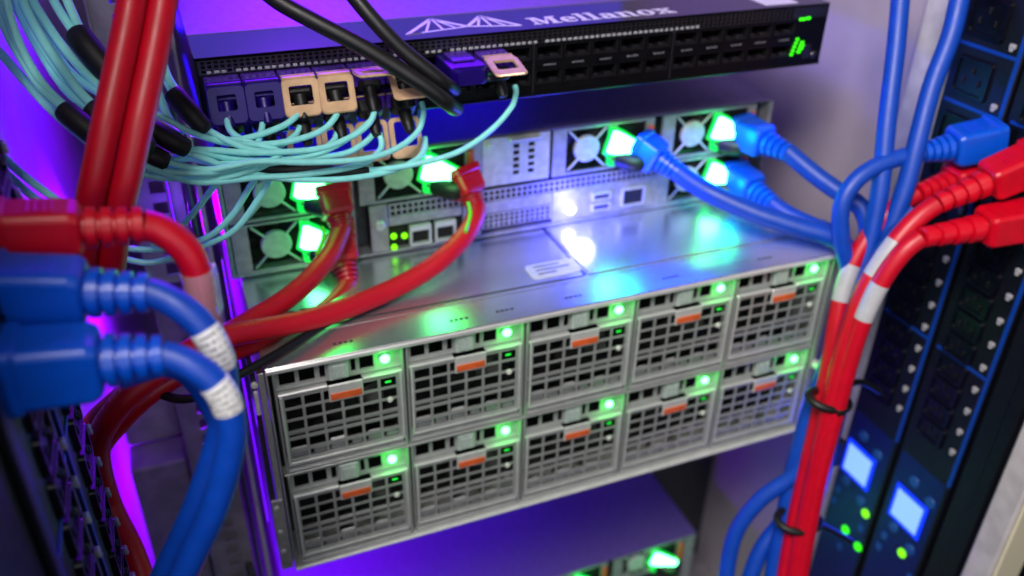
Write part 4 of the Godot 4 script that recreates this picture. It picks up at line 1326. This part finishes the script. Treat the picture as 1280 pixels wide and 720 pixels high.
func power_cords() -> void:
	# the pair of red cords across the front
	cord("red_power_cord", "thick red cord hanging from the top, outer one of the pair", [Vector3(-238.5, 234.4, 22.6), Vector3(-243.6, 220.3, 32.2), Vector3(-251.5, 202.0, 43.4), Vector3(-260.9, 181.1, 55.8), Vector3(-269.2, 161.6, 62.5), Vector3(-275.3, 146.3, 65.0), Vector3(-282.2, 124.5, 63.8), Vector3(-288.3, 99.5, 61.2)], 6.0, "red", "red power cords")
	cord("red_power_cord", "thick red cord hanging from the top, inner one of the pair", [Vector3(-225.7, 232.9, 18.8), Vector3(-231.3, 218.5, 28.3), Vector3(-239.1, 199.9, 39.8), Vector3(-248.7, 178.5, 52.4), Vector3(-257.2, 158.6, 59.4), Vector3(-263.9, 142.9, 61.8), Vector3(-271.3, 120.7, 60.6), Vector3(-278.3, 95.9, 58.8)], 6.3, "red", "red power cords")
	# near plugs
	var q := cord("red_power_cord", "red plug and cord near the lens, curving down with a taped label", [Vector3(-253.1, 160.2, 116.9), Vector3(-249.4, 158.5, 116.9), Vector3(-243.7, 154.1, 118.4), Vector3(-238.9, 146.7, 120.1), Vector3(-237.1, 138.1, 121.4), Vector3(-237.2, 126.1, 121.7), Vector3(-237.1, 108.1, 120.8), Vector3(-235.8, 89.3, 123.6), Vector3(-238.2, 62.6, 127.4), Vector3(-243.9, 39.2, 130.2), Vector3(-258.8, 5.6, 130.9), Vector3(-281.1, -36.0, 133.7)], 6.0, "red", "red power cords")
	plug(q[0], Vector3(-302.8, 165.8, 116.8), Vector3(-252.6, 160.2, 117.1), Vector3.UP, "red_plug", 9.6, 9.5, 0.58)
	sleeve_on(q[0], q[1], 0.135, 0.235, 6.35, "clear_film", "label_film")
	var mb := Mb.new()
	var strip := between(q[1], 0.14, 0.23)
	for i in strip.size() - 1:
		var d: Vector3 = (strip[i + 1] - strip[i]).normalized()
		var s := d.cross(Vector3(-0.3, 0.5, 0.8)).normalized()
		var o := s.cross(d).normalized()
		for w in [[4.0, 5.9]]:
			mb.loft(strip[i] - s * 5.2 - o * 2.6, d, o, [[0, 3.0, 1.0, 0.8], [strip[i].distance_to(strip[i + 1]) + 0.01, 3.0, 1.0, 0.8]], 2)
	part(q[0], "cable_label", mb, "tape")
	q = cord("blue_power_cord", "upper blue plug and cord near the lens, white label on the bend", [Vector3(-254.8, 148.0, 146.9), Vector3(-249.7, 145.8, 149.1), Vector3(-244.3, 142.0, 152.6), Vector3(-239.4, 136.3, 155.8), Vector3(-236.0, 128.0, 158.9), Vector3(-234.7, 115.6, 158.7), Vector3(-236.8, 98.3, 157.7), Vector3(-242.5, 79.7, 157.4), Vector3(-254.9, 52.0, 157.8), Vector3(-268.5, 26.0, 156.5), Vector3(-284.2, -0.8, 157.5)], 5.3, "blue", "blue power cords")
	plug(q[0], Vector3(-304.4, 153.7, 139.2), Vector3(-254.3, 147.8, 147.2), Vector3.UP, "blue_plug", 11.5, 10.5, 0.6)
	sleeve_on(q[0], q[1], 0.145, 0.235, 5.6, "cable_label")
	q = cord("blue_power_cord", "lower blue plug and cord near the lens, white label at the bend", [Vector3(-253.2, 134.7, 168.9), Vector3(-248.6, 133.0, 170.6), Vector3(-243.7, 130.1, 173.2), Vector3(-239.5, 125.7, 175.3), Vector3(-236.2, 118.8, 177.4), Vector3(-235.1, 108.1, 178.5), Vector3(-237.3, 94.9, 178.7), Vector3(-246.1, 69.7, 177.6), Vector3(-258.0, 44.9, 175.0), Vector3(-273.7, 15.9, 173.6)], 5.3, "blue", "blue power cords")
	plug(q[0], Vector3(-301.3, 138.3, 165.7), Vector3(-252.7, 134.7, 169.1), Vector3.UP, "blue_plug", 11.8, 10.5, 0.6)
	sleeve_on(q[0], q[1], 0.155, 0.25, 5.6, "cable_label")
	cord("blue_power_cord", "blue cord behind the two labelled ones, running down beside them", [Vector3(-271.0, 111.8, 142.4), Vector3(-254.9, 114.7, 144.6), Vector3(-246.0, 107.9, 145.1), Vector3(-240.4, 90.6, 146.1), Vector3(-238.9, 74.4, 149.7), Vector3(-245.5, 51.9, 151.5), Vector3(-255.8, 30.7, 151.1), Vector3(-266.0, 12.2, 151.4), Vector3(-277.9, -12.3, 152.4)], 5.2, "blue", "blue power cords")
	# cords of the middle server
	q = cord("red_power_cord", "red cord from the short plug above the steel lid, long sweep to the corner", [Vector3(-43.5, 37.8, -94.7), Vector3(-47.9, 33.1, -85.8), Vector3(-60.5, 25.9, -73.7), Vector3(-81.0, 18.1, -61.9), Vector3(-101.7, 12.5, -54.1), Vector3(-126.1, 9.7, -45.9), Vector3(-155.3, 10.5, -34.4), Vector3(-182.0, 12.9, -25.5), Vector3(-206.8, 17.8, -17.4), Vector3(-227.9, 24.0, -7.4), Vector3(-250.5, 27.3, 6.4), Vector3(-273.0, 21.0, 16.5), Vector3(-291.7, 8.2, 19.6), Vector3(-307.3, -22.0, 10.2), Vector3(-311.1, -67.4, 2.9), Vector3(-303.0, -93.5, 23.4), Vector3(-298.3, -121.7, 43.7)], 6.8, "red_printed", "red power cords")
	plug(q[0], Vector3(-52, 60, -110), Vector3(-44.1, 36.7, -93.0), Vector3.UP, "red_plug", 11.0, 11.0, 0.66)
	q = cord("red_power_cord", "red cord from the upper plug beside the fans, joining the long sweep", [Vector3(-141.7, 38.9, -92.9), Vector3(-146.3, 33.8, -86.3), Vector3(-155.9, 27.5, -73.6), Vector3(-173.4, 21.9, -56.8), Vector3(-192.3, 18.7, -42.3), Vector3(-214.8, 17.6, -28.1), Vector3(-238.8, 19.0, -8.6), Vector3(-264.8, 17.5, 4.4), Vector3(-290.2, 5.1, 7.2), Vector3(-311.1, -19.7, -2.9), Vector3(-322.7, -56.9, -14.9), Vector3(-320.9, -93.0, -3.2), Vector3(-316.5, -126.2, 20.3)], 6.8, "red", "red power cords")
	plug(q[0], Vector3(-144, 60, -110), Vector3(-142.1, 38.0, -91.2), Vector3.UP, "red_plug", 11.0, 11.0, 0.7)
	q = cord("red_power_cord", "red cord from the lower plug by the fans, running beneath the others", [Vector3(-141.1, -0.4, -87.2), Vector3(-145.3, -3.0, -79.6), Vector3(-157.4, -5.3, -67.9), Vector3(-176.5, -5.2, -51.8), Vector3(-207.0, 1.1, -30.6), Vector3(-236.6, 6.0, -14.4), Vector3(-267.1, 1.4, -4.9), Vector3(-291.6, -13.6, -1.4), Vector3(-312.8, -43.7, -6.9), Vector3(-316.2, -92.5, -8.0), Vector3(-313.4, -134.4, 14.2)], 6.4, "red", "red power cords")
	plug(q[0], Vector3(-143, 22, -110), Vector3(-141.6, -1.3, -85.5), Vector3.UP, "red_plug", 11.0, 11.0, 0.6)
	for s in [[[Vector3(-52.4, 45.3, -88.1), Vector3(-52.7, 38.1, -82.3), Vector3(-61.2, 32.5, -68.2)], 0], [[Vector3(-155.9, 44.2, -87.0), Vector3(-155.8, 38.8, -82.2), Vector3(-163.5, 33.1, -70.2)], 0]]:  # thin green tubes added for reflections beside the red plugs
		var o := cord("cord_reflection", ["thin green streak added as a reflection along the red cord of the short plug", "thin green streak added as a reflection along the red cord by the fans"][taken.get("cord_reflection", 0)], s[0], 1.3, "lime_reflection", "", "wire")
		o[0].set_meta("group", "thin green reflections on red cords")
	cord("black_wire", "thin black wire crossing the corner of the steel lid under the red cords", [Vector3(-67.5, -3.5, -90.3), Vector3(-98.0, 1.5, -68.1), Vector3(-130.5, 3.7, -51.4), Vector3(-160.8, 4.5, -35.3), Vector3(-200.3, 4.9, -8.8), Vector3(-225.4, 3.8, 4.3), Vector3(-243.5, 1.0, 11.3), Vector3(-259.9, -2.8, 7.1), Vector3(-274.2, -1.9, -5.7), Vector3(-290.9, -1.2, -25.6)], 2.7, "black_cable", "", "cable")
	# blue cords of the middle server
	q = cord("blue_power_cord", "blue cord from the plug at the middle fan, thick sweep over the lid", [Vector3(114.3, 46.2, -83.4), Vector3(121.3, 40.7, -70.6), Vector3(132.5, 35.2, -54.8), Vector3(153.8, 27.6, -32.2), Vector3(179.0, 21.3, -11.4), Vector3(200.8, 15.6, 3.8), Vector3(210.8, 0.3, 11.5), Vector3(208.2, -31.8, 21.3), Vector3(197.4, -74.8, 29.9), Vector3(183.7, -120.5, 36.4), Vector3(171.5, -174.5, 46.5), Vector3(160.2, -234.5, 63.3), Vector3(149.3, -285.7, 82.2)], 7.4, "blue", "blue power cords")
	plug(q[0], Vector3(93, 61, -110), Vector3(114.7, 45.6, -81.6), Vector3.UP, "blue_plug", 12.0, 11.5, 0.55)
	q = cord("blue_power_cord", "blue cord from the upper corner plug, highest of the three over the lid", [Vector3(198.2, 58.7, -62.1), Vector3(202.7, 53.6, -51.9), Vector3(209.8, 46.5, -38.0), Vector3(219.9, 38.5, -22.3), Vector3(230.5, 29.7, -7.2), Vector3(231.0, 10.0, 4.7), Vector3(220.3, -30.7, 15.5), Vector3(206.6, -79.4, 26.5), Vector3(193.4, -130.9, 37.0), Vector3(178.7, -182.7, 49.7), Vector3(167.4, -243.1, 66.8), Vector3(156.3, -294.6, 85.8)], 7.0, "blue", "blue power cords")
	plug(q[0], Vector3(186, 61, -110), Vector3(198.4, 58.1, -60.3), Vector3.UP, "blue_plug", 12.0, 11.5, 0.55)
	q = cord("blue_power_cord", "blue cord from the lower corner plug, ducking under its neighbour", [Vector3(190.9, 17.2, -60.7), Vector3(197.3, 12.5, -47.5), Vector3(207.9, 9.0, -30.7), Vector3(217.9, 5.7, -16.8), Vector3(228.5, -11.9, 1.5), Vector3(220.7, -52.8, 15.0), Vector3(205.1, -96.0, 24.1), Vector3(189.1, -153.8, 37.6), Vector3(172.0, -206.6, 49.9), Vector3(149.4, -240.9, 53.0), Vector3(131.0, -288.8, 64.1)], 6.8, "blue", "blue power cords")
	plug(q[0], Vector3(186, 22, -110), Vector3(191.3, 16.6, -58.9), Vector3.UP, "blue_plug", 12.0, 11.5, 0.55)
	# blue cords down the rack side
	cord("blue_power_cord", "straight blue cord hanging beside the grey panel, farther from the strips", [Vector3(253.8, 188.4, -45.6), Vector3(242.4, 144.9, -24.5), Vector3(230.8, 100.4, -5.2), Vector3(223.0, 59.4, 10.8), Vector3(216.3, 20.6, 20.7), Vector3(206.2, -25.9, 30.6), Vector3(196.5, -68.9, 38.3), Vector3(183.6, -127.1, 48.2), Vector3(171.5, -163.5, 49.3), Vector3(148.3, -192.9, 41.3), Vector3(130.2, -227.1, 41.1), Vector3(119.1, -274.4, 54.8)], 6.4, "blue", "blue power cords")
	cord("blue_power_cord", "straight blue cord hanging beside the grey panel, closer to the strips", [Vector3(281.5, 192.0, -18.9), Vector3(270.5, 158.2, -6.5), Vector3(256.1, 124.3, 2.2), Vector3(243.9, 87.8, 13.5), Vector3(235.8, 55.7, 21.0), Vector3(224.3, 15.9, 27.1), Vector3(211.7, -25.8, 32.7), Vector3(199.0, -75.2, 40.8), Vector3(188.2, -127.0, 50.1), Vector3(175.7, -175.6, 56.4), Vector3(159.2, -218.9, 60.3), Vector3(148.7, -272.9, 76.1)], 6.6, "blue", "blue power cords")
	q = cord("blue_power_cord", "blue plug in the upper power strip with its arching cord", [Vector3(250.7, 80.3, 13.5), Vector3(235.2, 77.6, 10.2), Vector3(218.4, 72.0, 7.0), Vector3(203.0, 61.7, 6.1), Vector3(194.4, 45.3, 8.2), Vector3(197.0, 20.3, 13.0), Vector3(205.4, -10.3, 21.3), Vector3(202.9, -52.3, 32.5), Vector3(194.4, -102.1, 43.9)], 6.2, "blue", "blue power cords")
	plug(q[0], Vector3(300.0, 91.2, 29.4), Vector3(251.7, 80.4, 14.0), Vector3.UP, "blue_plug", 12.5, 13.0, 0.62)
	# red cords into the power strips
	q = cord("red_power_cord", "red cord into the nearer power strip, upper one, white label midway", [Vector3(236.2, 58.6, 49.6), Vector3(225.5, 51.4, 48.6), Vector3(212.6, 37.7, 48.5), Vector3(200.9, 18.6, 48.6), Vector3(191.2, -4.7, 49.7), Vector3(184.3, -35.0, 52.7), Vector3(179.4, -73.5, 57.0), Vector3(173.8, -127.0, 64.3), Vector3(167.0, -183.0, 72.9), Vector3(157.9, -247.0, 85.7)], 6.8, "red", "red power cords")
	plug(q[0], Vector3(300.0, 88.0, 63.9), Vector3(237.3, 59.1, 49.7), Vector3.UP, "red_plug", 12.0, 12.5, 0.5)
	sleeve_on(q[0], q[1], 0.12, 0.20, 6.95, "tape")
	q = cord("red_power_cord", "red cord into the nearer power strip, lower one, label under the curve", [Vector3(215.9, 42.5, 61.9), Vector3(207.1, 35.0, 60.6), Vector3(199.2, 20.8, 59.1), Vector3(192.8, 2.5, 58.3), Vector3(188.0, -20.0, 58.4), Vector3(184.6, -47.2, 59.6), Vector3(180.6, -91.6, 63.0), Vector3(174.9, -132.1, 68.1), Vector3(168.2, -188.2, 76.8), Vector3(160.4, -252.4, 90.2)], 6.6, "red", "red power cords")
	plug(q[0], Vector3(300.0, 52.5, 80.2), Vector3(217.0, 43.0, 62.0), Vector3.UP, "red_plug", 12.0, 12.5, 0.5)
	sleeve_on(q[0], q[1], 0.14, 0.23, 6.75, "tape")
	q = cord("red_power_cord", "red cord into the farther power strip, half hidden behind the other two", [Vector3(250.1, 51.0, 19.8), Vector3(236.6, 43.5, 17.9), Vector3(221.6, 28.6, 17.7), Vector3(208.6, 9.7, 19.7), Vector3(199.5, -11.9, 23.7), Vector3(192.8, -36.7, 30.9), Vector3(188.4, -66.7, 38.5), Vector3(181.9, -111.5, 47.4), Vector3(173.7, -157.8, 56.6), Vector3(162.5, -211.2, 69.2), Vector3(151.1, -271.8, 86.4)], 6.6, "red", "red power cords")
	plug(q[0], Vector3(300.0, 62.6, 25.0), Vector3(251.2, 51.5, 20.0), Vector3.UP, "red_plug", 12.0, 12.5, 0.5)
	sleeve_on(q[0], q[1], 0.20, 0.28, 6.75, "tape")
	cord("dark_blue_cord", "dark blue cord running along the outer side of the red bundle to the lower tie", [Vector3(219.4, -31.9, 31.1), Vector3(210.9, -58.4, 37.3), Vector3(204.2, -89.0, 44.5), Vector3(196.2, -126.9, 53.3), Vector3(187.8, -167.1, 61.0), Vector3(178.9, -210.0, 67.6), Vector3(169.4, -265.3, 82.2)], 4.8, "strip_blue", "", "power cord")
	cord("dark_blue_cord", "dark blue cord threading between the labelled red cords", [Vector3(240.3, 44.2, 27.8), Vector3(220.7, 25.5, 32.0), Vector3(206.8, 3.8, 35.4), Vector3(197.1, -22.6, 38.6), Vector3(191.6, -50.7, 42.0), Vector3(187.6, -83.2, 46.4), Vector3(180.2, -136.3, 55.4)], 4.6, "strip_blue", "", "power cord")


func small_things() -> void:
	# two thick black cables that dive into the gap under the switch
	cord("black_cable", "thick black cable crossing in front of the switch, lower one of two", [Vector3(-183.7, 211.4, -61.1), Vector3(-172.6, 200.2, -51.8), Vector3(-154.1, 189.2, -42.1), Vector3(-134.8, 178.3, -34.6), Vector3(-114.8, 165.0, -27.8), Vector3(-98.4, 153.1, -22.1), Vector3(-87.8, 143.7, -21.7), Vector3(-81.0, 136.9, -30.9), Vector3(-70.7, 126.2, -56.3), Vector3(-56.6, 110.8, -97.2), Vector3(-38.1, 91.7, -153.0)], 4.6, "black_cable", "thick black cables before the switch", "cable")
	cord("black_cable", "thick black cable crossing in front of the switch, steeper one of two", [Vector3(-140.1, 213.7, -57.3), Vector3(-130.2, 198.5, -45.9), Vector3(-120.1, 185.0, -37.9), Vector3(-108.6, 172.1, -32.4), Vector3(-96.3, 161.3, -27.9), Vector3(-86.8, 152.7, -27.2), Vector3(-80.3, 146.6, -36.9), Vector3(-69.9, 136.4, -62.6), Vector3(-55.9, 121.3, -103.9), Vector3(-37.7, 101.3, -159.1)], 4.4, "black_cable", "thick black cables before the switch", "cable")
	# straps round the cords on the other side
	var ties := [
		["black tie round the red cords at the corner of the large server", Vector3(180.7, -91.0, 53.8), 17.5, 12.0, Vector3(0.25, 1, 0.05)],
		["black tie round the red and blue cords low beside the grey post", Vector3(167.1, -197.2, 67.1), 19.0, 12.5, Vector3(0.15, 1, 0.05)],
	]
	for s in ties:
		var c: Vector3 = s[1]
		var t := thing("cable_tie", s[0], "cable tie", c, "black cable ties")
		var ax: Vector3 = s[4].normalized()
		var u := ax.cross(Vector3.BACK).normalized()
		var w := u.cross(ax).normalized()
		var b := Mb.new()
		var p := []
		for i in 33:
			p.append(c + u * cos(TAU * i / 32.0) * s[2] + w * sin(TAU * i / 32.0) * s[3])
		b.tube(p, [3.0], 12, false)
		part(t, "loop", b, "rubber")
		b = Mb.new()
		b.box(c + w * s[3] + Vector3(-4, -3, -2), c + w * s[3] + Vector3(4, 3, 4), 0.8)
		part(t, "buckle", b, "rubber")
	cord("strap", "black strap from the red cords across to the grey post", [Vector3(188.1, -92.7, 54.2), Vector3(209.1, -93.7, 41.9), Vector3(232.0, -102.2, 34.2), Vector3(254.6, -118.2, 33.7)], 2.6, "rubber", "", "strap")
	cord("strap", "black strap tail reaching from the lower tie to the power strip", [Vector3(172.4, -198.3, 72.5), Vector3(192.9, -210.9, 70.1), Vector3(213.0, -227.4, 70.3), Vector3(230.1, -243.1, 68.6)], 2.4, "rubber", "", "strap")
	var c := Vector3(213.9, -164.3, 39.5)
	var t := thing("cable_clip", "black clip on the grey post beside the red cords", "cable clip", c)
	block(t, "base", "rubber", c + Vector3(-8, -14, -5), c + Vector3(8, 14, 5), 2.0)
	block(t, "arm", "rubber", c + Vector3(-14, -4, -3), c + Vector3(-7.5, 6, 3), 1.0)
	cord("black_wire", "black wire hanging down the back of the rack, behind the blue cords", [Vector3(-311.2, -121.2, -265.0), Vector3(-293.2, -156.0, -222.3), Vector3(-269.5, -189.6, -178.0), Vector3(-247.8, -235.3, -139.2), Vector3(-240.9, -292.7, -98.9)], 3.0, "black_cable", "", "cable")
	cord("black_wire", "second black wire hanging behind the blue cords, closer to the server", [Vector3(-271.8, -223.6, -219.9), Vector3(-259.1, -253.0, -182.8), Vector3(-249.3, -297.4, -143.5), Vector3(-250.3, -333.6, -120.3)], 3.0, "black_cable", "", "cable")
	cord("blue_power_cord", "short stretch of blue cord at the top edge behind the red pair", [Vector3(-269.9, 171.9, -288.0), Vector3(-267.5, 152.0, -274.1), Vector3(-258.7, 142.3, -264.1), Vector3(-244.2, 147.5, -261.5), Vector3(-230.8, 172.6, -272.4)], 6.0, "blue", "blue power cords")
